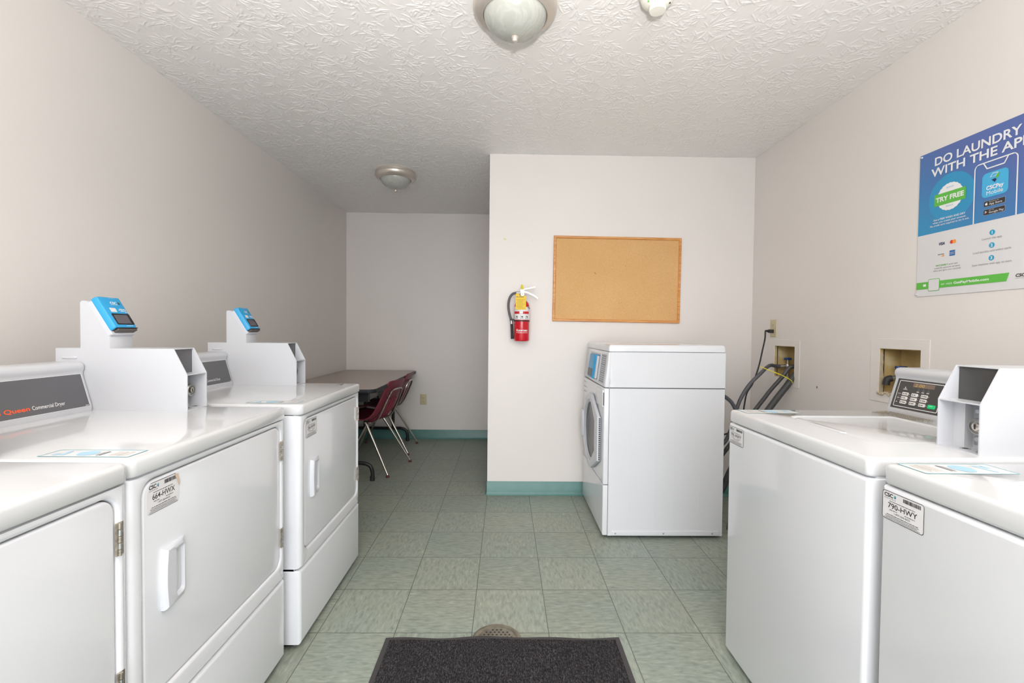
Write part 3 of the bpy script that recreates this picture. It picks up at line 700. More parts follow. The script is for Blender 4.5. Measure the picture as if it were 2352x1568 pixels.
# ------------------------------------------------------------------ top-load washers
WW = 0.662
def make_washer(loc, label, number):
    root = thing('top_load_washer', label, 'washing machine', loc, PI, 'top-load washers along the right wall')
    W = WW
    mb = MB(); mb.loft([loop(XY(z), rr_pts(-DEPTH, -0.02, 0.003, W - 0.003, 0.004)) for z in (0.018, 0.874)], 'enamel_satin_dimmed'); mb.build('cabinet', root)
    mb = MB(); slab(mb, 'x', -0.04, 0.0, 0.0, W, 0.018, 0.868, 0.004, 0.010, 'enamel'); mb.build('front_panel', root, angle=50)
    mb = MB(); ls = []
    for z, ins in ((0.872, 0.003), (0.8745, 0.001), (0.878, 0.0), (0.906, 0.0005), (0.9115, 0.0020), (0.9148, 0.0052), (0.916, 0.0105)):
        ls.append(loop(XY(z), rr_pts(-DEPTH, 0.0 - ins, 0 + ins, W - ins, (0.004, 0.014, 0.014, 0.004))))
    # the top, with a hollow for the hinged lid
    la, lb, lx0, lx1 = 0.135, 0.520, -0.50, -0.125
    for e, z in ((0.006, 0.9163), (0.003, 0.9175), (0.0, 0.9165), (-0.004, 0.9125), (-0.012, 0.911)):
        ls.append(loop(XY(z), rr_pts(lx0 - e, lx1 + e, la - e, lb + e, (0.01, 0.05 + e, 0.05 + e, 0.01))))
    mb.loft(ls, 'enamel_top_dimmed', True, True); mb.build('top_panel', root, angle=50)
    mb = MB(); slab(mb, 'z', 0.9105, 0.9150, lx0 + 0.012, lx1 - 0.010, la + 0.012, lb - 0.012, (0.012, 0.042, 0.042, 0.012), 0.004, 'enamel_top_dimmed'); lid = mb.build('lid', root, angle=50)
    mb = MB(); slab(mb, 'z', 0.9150, 0.9185, -0.150, -0.128, 0.25, 0.40, 0.010, 0.003, 'enamel_top_dimmed'); mb.build('lid_grip', lid)
    mb = MB()
    for k in range(5): slab(mb, 'z', 0.916, 0.9168, -0.585 + 0.016 * k, -0.577 + 0.016 * k, 0.03, 0.20, 0.003, 0.0, 'hinge_steel')
    mb.build('vent_slots', root, smooth=False)
    for fx_ in (-0.06, -0.65):
        for fy in (0.07, W - 0.07):
            mb = MB(); mb.lathe([(0.02, 0.0), (0.02, 0.012), (0.008, 0.014), (0.008, 0.022)], 'rubber_black', (fx_, fy, 0), 'z', 16); mb.build('foot', root)
    cp, f = control_panel(root, 0.008, 0.548, 'panel_charcoal', 1.084, 0.916)
    mb = MB(); f.slab(mb, 0.024, 0.536, 0.006, 0.116, 0.0, 0.0012, 'panel_charcoal', 0.002, 0.0004)
    f.frame(mb, 0.034, 0.206, 0.013, 0.110, 0.0022, 0.0016, 'print_white', 0.004)
    rows = (0.056, 0.0405, 0.025); cols = (0.058, 0.0955, 0.133)
    for k, zz in enumerate(rows):
        f.words(mb, 0.041, 0.052, zz + 0.004, 0.0030, 0.0016, 'print_white', k + 1)
        for c in cols: f.rect(mb, c + 0.0285, c + 0.0305, zz + 0.0045, zz + 0.0065, 0.0016, 'print_white')
        if k < 2: f.rect(mb, 0.041, 0.140, zz - 0.0032, zz - 0.0022, 0.0016, 'print_grey')
    f.poly(mb, [(0.056, 0.077), (0.074, 0.077), (0.074, 0.0785), (0.056, 0.0785)], 0.0016, 'print_white'); f.rect(mb, 0.060, 0.070, 0.080, 0.0815, 0.0016, 'print_white'); f.rect(mb, 0.062, 0.066, 0.0835, 0.087, 0.0016, 'print_white')
    for a in (0.112, 0.131, 0.150):
        f.rect(mb, a, a + 0.010, 0.073, 0.0752, 0.0016, 'print_white'); f.frame(mb, a + 0.002, a + 0.009, 0.077, 0.082, 0.0008, 0.0016, 'print_grey', 0.0008); f.rect(mb, a + 0.004, a + 0.006, 0.085, 0.087, 0.0016, 'print_grey')
    mb.keep = True; mb.build('faceplate', cp, smooth=False)
    mb = MB(); f.slab(mb, 0.092, 0.174, 0.090, 0.105, 0.001, 0.002, 'display_brown', 0.001, 0.0002)
    f.text(mb, '2.00', 0.100, 0.0922, 0.0105, 0.0023, 'display_digits', width=0.036, slant=0.15)
    mb.keep = True; mb.build('display', cp, smooth=False)
    for k, zz in enumerate(rows):
        for j, c in enumerate(cols):
            mb = MB(); f.slab(mb, c, c + 0.026, zz, zz + 0.0115, 0.001, 0.0026, 'key_white', 0.003, 0.0006)
            f.rect(mb, c + 0.003, c + 0.008, zz + 0.003, zz + 0.0085, 0.0029, 'print_grey', 0.001); f.words(mb, c + 0.010, c + 0.023, zz + 0.0045, 0.004, 0.0029, 'print_black', k * 3 + j)
            mb.keep = True; mb.build('button', cp, smooth=False)
    mb = MB(); f.slab(mb, 0.168, 0.196, 0.024, 0.0375, 0.001, 0.0028, 'start_green', 0.003, 0.0006); f.words(mb, 0.174, 0.190, 0.032, 0.002, 0.0031, 'print_white', 1); mb.keep = True
    b_ = mb.build('button', cp, smooth=False); b_['label'] = 'green start button'
    coin_box(root, 0.534, 0.641, 0.916, 'panel_charcoal')
    number_label(root, Face((0.0, 0, 0), (0, 1, 0), (0, 0, 1)), 0.004, 0.106, 0.796, 0.858, number)
    lid_label(root, -0.216, -0.020, 0.014, 0.086, 0.9160)
    return root
W2 = make_washer((0.840, 1.703, 0), 'top-load washer labelled 791-HWY, next to the front-load machine', '791-HWY')
W1 = make_washer((0.845, 1.010, 0), 'top-load washer labelled 790-HWY in the near right corner', '790-HWY')

# ------------------------------------------------------------------ front-load washer seen from its side (local: front at x=0, +x to the back, y 0 at the camera side)
def make_front_loader():
    root = thing('front_load_washer', 'tall white front-load washer standing side-on below the cork board', 'washing machine', (0.572, 2.637, 0))
    W = 0.683; XB = 0.700
    mb = MB()
    mb.loft([[(x, y, z) for x, z in ((0.030, 0.018), (XB, 0.018), (XB, 1.086), (0.058, 1.086), (0.030, 0.877))] for y in (0.0, W)], 'enamel')
    cab = mb.build('cabinet', root, smooth=False)
    # pressed outlines, seam and base strip on the side
    mb = MB()
    for a0, a1, b0, b1 in ((0.150, 0.305, 0.062, 0.835), (0.412, 0.568, 0.062, 0.835)):
        o_ = rr_pts(a0, a1, b0, b1, 0.008); i_ = rr_pts(a0 + 0.004, a1 - 0.004, b0 + 0.004, b1 - 0.004, 0.005); n = len(o_)
        mid = rr_pts(a0 + 0.002, a1 - 0.002, b0 + 0.002, b1 - 0.002, 0.0065)
        mb.add([(x, -0.0002, z) for x, z in o_] + [(x, -0.0007, z) for x, z in mid] + [(x, -0.0002, z) for x, z in i_],
               [(k, (k + 1) % n, n + (k + 1) % n, n + k) for k in range(n)] + [(n + k, n + (k + 1) % n, 2 * n + (k + 1) % n, 2 * n + k) for k in range(n)], 'enamel')
    mb.build('pressed_outline', cab, angle=80)
    mb = MB(); slab(mb, 'y', 0.0, -0.003, 0.034, XB - 0.004, 0.880, 1.0835, 0.001, 0.001, 'enamel')
    mb.loft([[(x, y, z) for x, z in ((0.034, 0.880), (XB, 0.880), (XB, 1.084), (0.061, 1.084))] for y in (-0.0035, 0.0)], 'enamel'); mb.build('upper_side_panel', root, smooth=False)
    mb = MB(); mb.box(0.032, XB, -0.0012, 0.0, 0.8745, 0.8795, 'seam_shadow_gasket'); mb.box(0.0285, 0.0312, -0.0008, 0.0, 0.02, 0.877, 'seam_shadow_gasket'); mb.box(0.05, XB, -0.001, 0, 1.0835, 1.0865, 'seam_shadow_gasket'); mb.build('seam', root, smooth=False)
    mb = MB(); slab(mb, 'y', 0.0, -0.004, 0.052, XB - 0.02, 0.020, 0.048, (0.001, 0.001, 0.004, 0.010), 0.002, 'enamel'); mb.build('base_strip', root)
    for sx_ in (0.075, 0.355, 0.640):
        mb = MB(); mb.lathe([(0.0045, -0.004), (0.0045, -0.0055), (0.003, -0.0065)], 'steel', (sx_, 0, 0.034), 'y', 14); mb.build('screw', root)
    # front: middle panel, kick panel, sloping console, lid
    def fr(z0, z1, name, x1=0.030):
        mb = MB(); slab(mb, 'x', x1, 0.0, 0.0, W, z0, z1, 0.004, 0.007, 'enamel'); return mb.build(name, root, angle=50)
    front = fr(0.316, 0.874, 'front_panel'); fr(0.020, 0.311, 'kick_panel')
    mb = MB(); c0 = [(0.030, 0.880), (0.004, 0.880), (0.0, 0.886), (0.024, 1.078), (0.029, 1.084), (0.056, 1.084)]
    cx = 0.03
    mb.loft([[(cx + (x - cx) * s_, y, z) for x, z in c0] for y, s_ in ((0.0, 0.6), (0.003, 0.9), (0.008, 1.0), (W - 0.008, 1.0), (W - 0.003, 0.9), (W, 0.6))], 'enamel'); con = mb.build('console', root, angle=50)
    f = Face((0.0, 0, 0.886), (0, -1, 0), (0.024, 0, 0.192))
    mb = MB(); f.rect(mb, -0.165, -0.035, 0.010, 0.182, 0.0012, 'light_grey_plastic', 0.002)
    for k in range(13): f.words(mb, -0.158, -0.042, 0.018 + 0.0125 * k, 0.005 if k % 4 else 0.008, 0.0016, 'panel_grey', k)
    mb.keep = True; mb.build('instruction_strip', con, smooth=False)
    mb = MB(); f.slab(mb, -0.530, -0.185, 0.010, 0.180, 0.0, 0.0025, 'white_plastic', 0.006, 0.001); f.rect(mb, -0.50, -0.215, 0.018, 0.170, 0.0028, 'screen_glass', 0.004); mb.keep = True; mb.build('reader_bay', con, angle=40)
    mb = MB(); ls = []
    for d, ia in ((0.002, 0.0), (0.016, 0.0), (0.022, 0.006), (0.024, 0.014)): ls.append([f.p(a, b, d) for a, b in rr_pts(-0.44 + ia, -0.255 - ia, 0.016 + ia * 0.3, 0.168 - ia * 0.3, 0.006)])
    mb.loft(ls, 'reader_blue'); mb.build('payment_reader', con, angle=40)
    mb = MB(); f.slab(mb, -0.255, -0.228, 0.020, 0.164, 0.002, 0.014, 'white_plastic', 0.003, 0.002); mb.build('reader_backplate', con)
    mb = MB(); f.slab(mb, -0.425, -0.29, 0.026, 0.075, 0.022, 0.0252, 'screen_black', 0.003, 0.0005); mb.build('screen', con)
    mb = MB(); ls = []
    for z, ins in ((1.087, 0.0), (1.110, 0.0), (1.119, 0.003), (1.125, 0.008), (1.127, 0.014)): ls.append(loop(XY(z), rr_pts(0.025 + ins, XB - ins * 0.6, 0 + ins, W - ins, (0.008, 0.006, 0.006, 0.008))))
    mb.loft(ls, 'enamel'); mb.build('top_panel', root, angle=50)
    # detergent drawer
    mb = MB(); slab(mb, 'x', 0.002, -0.008, 0.008, 0.190, 0.762, 0.864, 0.008, 0.004, 'enamel'); mb.build('detergent_drawer', root)
    mb = MB(); mb.box(-0.004, 0.001, 0.001, 0.0052, 0.775, 0.85, 'seam_shadow_gasket'); mb.build('drawer_gap', root, smooth=False)
    # brand strip: short grey marks at the far side
    mb = MB(); fw_ = Face((0.0, 0, 0), (0, -1, 0), (0, 0, 1))
    for k in range(3): fw_.words(mb, -0.66, -0.56, 0.846 - 0.035 * k, 0.008, 0.0008, 'print_grey', k)
    mb.keep = True; mb.build('printing', root, smooth=False)
    # porthole door: a D with a straight hinge side towards the camera
    yc, zc, R, yh = 0.325, 0.566, 0.239, 0.066
    def dpts(ins, n=44):
        a0 = math.radians(104); pts = [(yh + ins, 0.434 + ins * 0.6)]
        for k in range(n + 1):
            a = -a0 + 2 * a0 * k / n      # angle measured from +y
            pts.append((yc + (R - ins) * math.cos(a), zc + (R - ins) * math.sin(a)))
        return pts + [(yh + ins, 0.698 - ins * 0.6)]
    mb = MB(); ls = []
    for x, ins in ((-0.003, 0.012), (-0.008, 0.0), (-0.018, 0.0), (-0.023, 0.003), (-0.025, 0.009)):
        ls.append([(x, p, q) for p, q in dpts(ins)])
    dirs = [math.atan2(q - zc, p - yc) for p, q in dpts(0.0)]
    for x, r in ((-0.026, 0.204), (-0.0255, 0.199), (-0.021, 0.194), (-0.006, 0.184)):
        ls.append([(x, yc + r * math.cos(d_), zc + r * math.sin(d_)) for d_ in dirs])
    mb.loft(ls, 'white_plastic', True, False); door = mb.build('door', root, angle=40)
    mb = MB(); mb.lathe([(0.184, -0.0075), (0.178, -0.012), (0.12, -0.0095), (0.06, -0.008), (0.001, -0.0075)], 'door_glass', (0, yc, zc), 'x', 56); mb.build('glass', door, angle=60)
    mb = MB(); mb.lathe([(0.1925, -0.0215), (0.188, -0.0225), (0.179, -0.017), (0.178, -0.0100)], 'light_grey_plastic', (0, yc, zc), 'x', 56, False, False); mb.build('trim_ring', door, angle=60)
    mb = MB()
    slab(mb, 'x', -0.020, -0.038, 0.515, 0.575, 0.480, 0.660, 0.010, 0.008, 'white_plastic'); mb.build('handle', door, angle=45)
    mb = MB(); mb.box(-0.017, -0.004, yh - 0.003, yh + 0.0005, 0.437, 0.695, 'light_grey_plastic')
    for k in range(22): mb.box(-0.015, -0.006, yh - 0.004, yh - 0.0025, 0.440 + 0.0115 * k, 0.447 + 0.0115 * k, 'rubber_black')
    mb.build('hinge', door, smooth=False)
    for fx_ in (0.09, 0.60):
        for fy in (0.06, W - 0.06):
            mb = MB(); mb.lathe([(0.02, 0.0), (0.02, 0.010), (0.008, 0.012), (0.008, 0.02)], 'rubber_black', (fx_, fy, 0), 'z', 16); mb.build('foot', root)
    return root
make_front_loader()

# ------------------------------------------------------------------ folding table in the alcove
root = thing('folding_table', 'brown-topped folding table with black edge against the left alcove wall', 'table', (-1.35, 4.24, 0))
hx_, hy_ = 0.385, 0.82
mb = MB(); mb.loft([loop(XY(z), rr_pts(-hx_ + 0.003, hx_ - 0.003, -hy_ + 0.003, hy_ - 0.003, 0.057)) for z in (0.752, 0.7556)], 'laminate'); mb.build('table_top', root)
mb = MB(); slab(mb, 'z', 0.724, 0.754, -hx_, hx_, -hy_, hy_, 0.06, 0.004, 'table_edge', both=True); mb.build('edge_band', root)
mb = MB()
for yy in (-hy_ + 0.045, hy_ - 0.065): slab(mb, 'z', 0.655, 0.724, -hx_ + 0.06, hx_ - 0.05, yy, yy + 0.02, 0.009, 0.0, 'table_steel')
for xx in (-hx_ + 0.06, hx_ - 0.08): mb.box(xx, xx + 0.02, -hy_ + 0.06, hy_ - 0.06, 0.665, 0.724, 'table_steel')
mb.build('apron', root)
for sy in (-1, 1):
    mb = MB(); y = sy * 0.64 if sy < 0 else 0.72
    y = -0.590 if sy < 0 else 0.725
    for xx in (-0.15, 0.15): mb.tube([(xx, y, 0.70), (xx, y, 0.135)], 0.016, 'table_steel', 12)
    mb.tube([(-0.305, y, 0.012), (-0.305, y, 0.07), (-0.285, y, 0.118), (-0.23, y, 0.138), (-0.15, y, 0.138), (0.15, y, 0.138), (0.23, y, 0.138), (0.285, y, 0.118), (0.305, y, 0.07), (0.305, y, 0.012)], 0.0155, 'table_steel', 12, smooth=4)
    for xx in (-0.305, 0.305): mb.tube([(xx, y, 0.0), (xx, y, 0.035)], 0.019, 'rubber_black', 12)
    mb.tube([(0, y, 0.42), (0, y - sy * 0.25, 0.70)], 0.008, 'table_steel', 8); mb.tube([(-0.15, y, 0.42), (0.15, y, 0.42)], 0.010, 'table_steel', 8)
    mb.build('leg', root)

# ------------------------------------------------------------------ school chairs (local: forward = +x)
def make_chair(loc, rz, label):
    r = thing('school_chair', label, 'chair', loc, rz, 'maroon school chairs pulled up to the table')
    prof = spline([Vector(p) for p in ((0.225, 0, 0.418), (0.215, 0, 0.442), (0.13, 0, 0.446), (0.02, 0, 0.432), (-0.065, 0, 0.437), (-0.132, 0, 0.487), (-0.180, 0, 0.580), (-0.220, 0, 0.680), (-0.250, 0, 0.755), (-0.256, 0, 0.772))], 4)
    n = len(prof); T = 14; vs_ = []; fs_ = []
    for i, p in enumerate(prof):
        q = i / (n - 1)
        hw = 0.205 + 0.02 * math.sin(PI * min(q / 0.45, 1)) if q < 0.5 else 0.205 - 0.055 * ((q - 0.5) / 0.5) ** 1.3
        if q < 0.12: hw *= 0.90 + 0.10 * math.sin(PI / 2 * q / 0.12)
        if q > 0.86: hw *= 1 - 0.22 * ((q - 0.86) / 0.14) ** 2
        d = (prof[min(i + 1, n - 1)] - prof[max(i - 1, 0)]).normalized()
        nrm = Vector((d.z, 0, -d.x)) * (1 if True else -1)
        if nrm.x < -0.2 or nrm.z < -0.5: nrm = -nrm
        if q < 0.1: nrm = Vector((0, 0, 1))
        curl = 0.026 if q < 0.4 else 0.026 - 0.006 * min(1, (q - 0.4) / 0.2)
        if q < 0.12: curl *= q / 0.12
        if q > 0.6: curl *= 1 - 0.75 * (q - 0.6) / 0.4
        for k in range(T + 1):
            s_ = -1 + 2 * k / T
            vs_.append(p + Vector((0, s_ * hw, 0)) + nrm * (curl * abs(s_) ** 2.6))
    for i in range(n - 1):
        for k in range(T): fs_.append((i * (T + 1) + k, i * (T + 1) + k + 1, (i + 1) * (T + 1) + k + 1, (i + 1) * (T + 1) + k))
    mb = MB(); mb.add(vs_, fs_, 'maroon_plastic'); o = mb.build('seat_shell', r, angle=80)
    so = o.modifiers.new('thickness', 'SOLIDIFY'); so.thickness = 0.007; so.offset = 0
    # ribs moulded into the lower back
    mb = MB()
    for s_ in (-0.085, -0.03, 0.03, 0.085):
        mb.tube([(-0.040, s_, 0.425), (-0.088, s_, 0.445), (-0.135, s_, 0.500), (-0.172, s_, 0.575), (-0.188, s_, 0.612)], 0.017, 'maroon_plastic', 10, smooth=3)
    mb.build('back_ribs', r)
    # chrome hoop behind the back rest
    mb = MB()
    pts = [(-0.02, -0.125, 0.415), (-0.10, -0.130, 0.425), (-0.150, -0.130, 0.475), (-0.205, -0.125, 0.590), (-0.236, -0.110, 0.665), (-0.243, -0.080, 0.690), (-0.240, 0.0, 0.694), (-0.243, 0.080, 0.690), (-0.236, 0.110, 0.665), (-0.205, 0.125, 0.590), (-0.150, 0.130, 0.475), (-0.10, 0.130, 0.425), (-0.02, 0.125, 0.415)]
    mb.tube(pts, 0.0085, 'chrome', 10, smooth=5); mb.build('back_hoop', r)
    for sx, x0, x1, in ((-1, -0.03, -0.27), (1, 0.06, 0.265)):
        for sy in (-1, 1):
            mb = MB(); mb.tube([(x0, sy * 0.150, 0.418), (x0 + (x1 - x0) * 0.12, sy * 0.160, 0.385), (x1, sy * 0.229, 0.018)], (0.0125, 0.0085), 'chrome', 12, smooth=3); leg = mb.build('leg', r)
            mb = MB(); mb.lathe([(0.014, 0.0), (0.016, 0.004), (0.013, 0.009), (0.0095, 0.018)], 'maroon_rubber', (x1, sy * 0.229, 0), 'z', 14); mb.build('glide', leg)
    mb = MB()
    for x0 in (-0.03, 0.06): mb.tube([(x0, -0.15, 0.418), (x0, 0.15, 0.418)], 0.0095, 'chrome', 10)
    mb.build('under_frame', r)
    return r
def chair_at(bx, by, ang):
    return (bx + 0.27 * math.cos(ang), by + 0.27 * math.sin(ang), 0)
a1 = PI - 0.195
ch = make_chair(chair_at(-0.900, 3.953, a1), a1, 'nearer maroon school chair at the table, turned slightly away')
dup(ch, chair_at(-0.922, 4.627, PI), PI, 'farther maroon school chair, beside the far alcove wall')

# ------------------------------------------------------------------ outlets
def outlet(name, label, loc, rz, lower_plug=False):
    """duplex outlet; local face towards -y"""
    r = thing(name, label, 'outlet', loc, rz)
    mb = MB(); slab(mb, 'y', 0.0, -0.005, -0.036, 0.036, -0.058, 0.058, 0.003, 0.003, 'ivory_plastic'); mb.build('cover_plate', r)
    for zz in (-0.0195, 0.0195):
        mb = MB(); slab(mb, 'y', -0.004, -0.0062, -0.017, 0.017, zz - 0.0135, zz + 0.0135, 0.009, 0.001, 'ivory_plastic')
        for xx in (-0.0065, 0.0065): mb.box(xx - 0.0013, xx + 0.0013, -0.0066, -0.006, zz - 0.002, zz + 0.006, 'ivory_dark')
        mb.lathe([(0.0024, -0.0061), (0.0024, -0.0066)], 'ivory_dark', (0, 0, zz - 0.007), 'y', 12); mb.build('receptacle', r)
    mb = MB(); mb.lathe([(0.003, -0.005), (0.003, -0.0058)], 'steel', (0, 0, 0), 'y', 12); mb.build('screw', r)
    return r
outlet('wall_outlet', 'ivory wall outlet low on the alcove far wall, right of the chairs', (-0.895, YB, 0.434), 0)
outlet('wall_outlet', 'ivory wall outlet on the right wall with a black plug in it', (XR, 3.068, 1.234), -PI / 2)

# ------------------------------------------------------------------ recessed plumbing boxes in the right wall
def plumbing_box(box, outer, label, torn):
    y0, y1, z0, z1 = box; yc, zc = (y0 + y1) / 2, (z0 + z1) / 2
    r = thing('plumbing_box', label, 'plumbing box', (XR, yc, zc), 0)
    a0, a1, b0, b1 = y0 - yc, y1 - yc, z0 - zc, z1 - zc
    D = 0.105
    mb = MB()
    mb.box(D - 0.004, D, a0, a1, b0, b1, 'box_board'); mb.box(0, D - 0.004, a0, a0 + 0.004, b0, b1, 'box_board'); mb.box(0, D - 0.004, a1 - 0.004, a1, b0, b1, 'box_board')
    mb.box(0, D - 0.004, a0 + 0.004, a1 - 0.004, b1 - 0.004, b1, 'box_board'); mb.box(0, D - 0.004, a0 + 0.004, a1 - 0.004, b0, b0 + 0.004, 'box_drywall')
    mb.build('lining', r, smooth=False)
    oy0, oy1, oz0, oz1 = outer[0] - yc, outer[1] - yc, outer[2] - zc, outer[3] - zc
    ls = []
    for x, e, i in ((-0.0002, 0.0, 0), (-0.0022, 0.0, 0), (-0.003, 0.0015, 0)): ls.append(loop(YZ(x), rr_pts(oy0 + e, oy1 - e, oz0 + e, oz1 - e, 0.002)))
    ls.append(loop(YZ(-0.003), rr_pts(a0 + 0.001, a1 - 0.001, b0 + 0.001, b1 - 0.001, 0.002))); ls.append(loop(YZ(0.006), rr_pts(a0 + 0.001, a1 - 0.001, b0 + 0.001, b1 - 0.001, 0.002)))
    mb = MB(); mb.loft(ls, 'box_trim', False, False); mb.build('frame', r, smooth=False)
    mb = MB(); mb.box(0.014, 0.018, a1 - 0.0065, a1 - 0.0038, b0, b1, 'print_black')
    rnd = random.Random(4)
    if torn:
        pts = [(0.0, b0), (0.0, b1 - 0.02)] + [(0.010 + rnd.uniform(0, 0.006), b1 - 0.03 - 0.018 * k) for k in range(9)] + [(0.012, b0)]
        mb.loft([[(x - 0.001, y, z) for x, z in pts] for y in (a1 - 0.010, a1 - 0.004)], 'box_drywall')
        for k in range(7): mb.lathe([(0.004, -0.006), (0.008, 0.0), (0.004, 0.006)], 'box_drywall', (-0.004 + rnd.uniform(-0.004, 0.004), a1 - 0.004 - 0.012 * k, b0 + rnd.uniform(-0.006, 0.003)), 'x', 7)
    mb.build('torn_edge', r, smooth=False)
    vy, vz = 0.052, -0.030
    mb = MB(); mb.tube([(0.055, vy, b0 + 0.002), (0.055, vy, vz + 0.005)], 0.011, 'brass_valve', 12); mb.tube([(0.055, vy, vz), (0.008, vy + 0.014, vz - 0.004)], 0.011, 'brass_valve', 12)
    mb.tube([(0.055, vy, vz), (0.055, vy, vz + 0.045)], 0.006, 'brass_valve', 10); mb.lathe([(0.015, vz - 0.010), (0.017, vz + 0.002), (0.012, vz + 0.014)], 'brass_valve', (0.055, vy, 0), 'z', 14)
    v = mb.build('valve', r)
    mb = MB(); lobes = []
    for z, s_ in ((0.040, 0.9), (0.044, 1.0), (0.050, 1.0), (0.054, 0.9)):
        lobes.append([(0.055 + s_ * (0.022 + 0.003 * math.cos(6 * 2 * PI * k / 36)) * math.cos(2 * PI * k / 36), vy + s_ * (0.022 + 0.003 * math.cos(6 * 2 * PI * k / 36)) * math.sin(2 * PI * k / 36), z + vz) for k in range(36)])
    mb.loft(lobes, 'valve_blue'); mb.build('valve_handle', v)
    return r
plumbing_box(BOX1, (2.787, 3.112, 0.864, 1.161), 'recessed plumbing box behind the front-load machine with hoses coming out', False)
PB2 = plumbing_box(BOX2, (1.925, 2.240, 0.878, 1.180), 'recessed plumbing box with torn edge above the 791-HWY machine', True)
# rubber cap hanging from the second valve
mb = MB(); mb.tube([(0.020, 0.062, -0.034), (0.004, 0.068, -0.040), (-0.002, 0.068, -0.066)], 0.015, 'rubber_black', 12, smooth=3)
mb.build('hose_stub', PB2)

# ------------------------------------------------------------------ hoses, cord and tie behind the front-load washer
def hose(name, label, cat, pts, r, mat, group=None, n=12, k=8):
    P = [Vector(p) for p in pts]; base = P[0]
    mb = MB(); mb.tube([p - base for p in P], r, mat, n, smooth=k)
    o = mb.build(name, None, base, angle=80); return tag(o, label, cat, group)
hose('fill_hose', 'grey fill hose arching from the blue-handled valve to the front-load machine', 'hose',
     [(1.812, 3.008, 0.984), (1.780, 3.005, 0.986), (1.740, 2.98, 0.992), (1.690, 2.935, 0.986), (1.625, 2.90, 0.945), (1.555, 2.90, 0.872), (1.500, 2.90, 0.780), (1.47, 2.90, 0.69), (1.44, 2.90, 0.58), (1.40, 2.90, 0.50), (1.33, 2.90, 0.46), (1.276, 2.90, 0.45)], 0.0115, 'hose_grey')
hose('fill_hose', 'grey fill hose bound beside the thick drain hose by a yellow tie', 'hose',
     [(1.850, 2.862, 0.990), (1.815, 2.875, 0.992), (1.790, 2.88, 0.978), (1.755, 2.885, 0.925), (1.690, 2.885, 0.850), (1.630, 2.875, 0.780), (1.56, 2.86, 0.70), (1.50, 2.855, 0.62), (1.42, 2.86, 0.50), (1.35, 2.87, 0.40), (1.30, 2.88, 0.35), (1.276, 2.89, 0.345)], 0.0125, 'hose_dark')
hose('drain_hose', 'thick dark drain hose leaning from the wall box down behind the washers', 'hose',
     [(1.872, 2.868, 0.925), (1.862, 2.862, 0.950), (1.835, 2.855, 0.955), (1.800, 2.850, 0.925), (1.762, 2.845, 0.875), (1.690, 2.835, 0.790), (1.600, 2.815, 0.685), (1.52, 2.80, 0.58), (1.45, 2.80, 0.46), (1.40, 2.80, 0.36), (1.36, 2.82, 0.24), (1.32, 2.84, 0.15), (1.292, 2.85, 0.13)], 0.019, 'hose_dark')
hose('inlet_hose', 'grey hose curving out of the back of the front-load machine', 'hose',
     [(1.274, 2.80, 0.83), (1.32, 2.80, 0.825), (1.365, 2.80, 0.80), (1.40, 2.80, 0.765), (1.43, 2.80, 0.70), (1.445, 2.80, 0.60), (1.42, 2.76, 0.45), (1.40, 2.75, 0.30), (1.38, 2.74, 0.15), (1.36, 2.74, 0.012)], 0.0115, 'hose_grey')
cord = thing('power_cord', 'black power cord running from the plug in the right-wall outlet', 'power cord', (XR - 0.005, 3.068, 1.2145))
P0 = Vector((XR - 0.005, 3.068, 1.2145))
mb = MB(); pts = [Vector(p) - P0 for p in ((1.752, 3.065, 1.217), (1.735, 3.05, 1.212), (1.705, 3.00, 1.165), (1.680, 2.98, 1.095), (1.640, 2.95, 0.985), (1.60, 2.94, 0.88), (1.562, 2.94, 0.815), (1.548, 2.94, 0.745), (1.535, 2.94, 0.66), (1.49, 2.93, 0.58), (1.40, 2.92, 0.545), (1.33, 2.91, 0.52), (1.276, 2.91, 0.515))]
mb.tube(pts, 0.0048, 'rubber_black', 10, smooth=8); mb.build('cable', cord, angle=80)
mb = MB(); slab(mb, 'x', -0.002, -0.030, -0.013, 0.013, -0.012, 0.012, 0.006, 0.004, 'rubber_black'); mb.tube([(-0.028, 0, 0), (-0.055, -0.003, 0.0025)], (0.010, 0.0055), 'rubber_black', 12); mb.build('plug', cord)
hose('cable_tie', 'yellow tie strung around the hoses below the wall outlet', 'cable tie',
     [(1.602, 2.865, 0.990), (1.66, 2.84, 0.965), (1.70, 2.825, 0.948), (1.745, 2.818, 0.926), (1.775, 2.822, 0.908), (1.787, 2.832, 0.892)], 0.0028, 'tie_yellow', n=8)

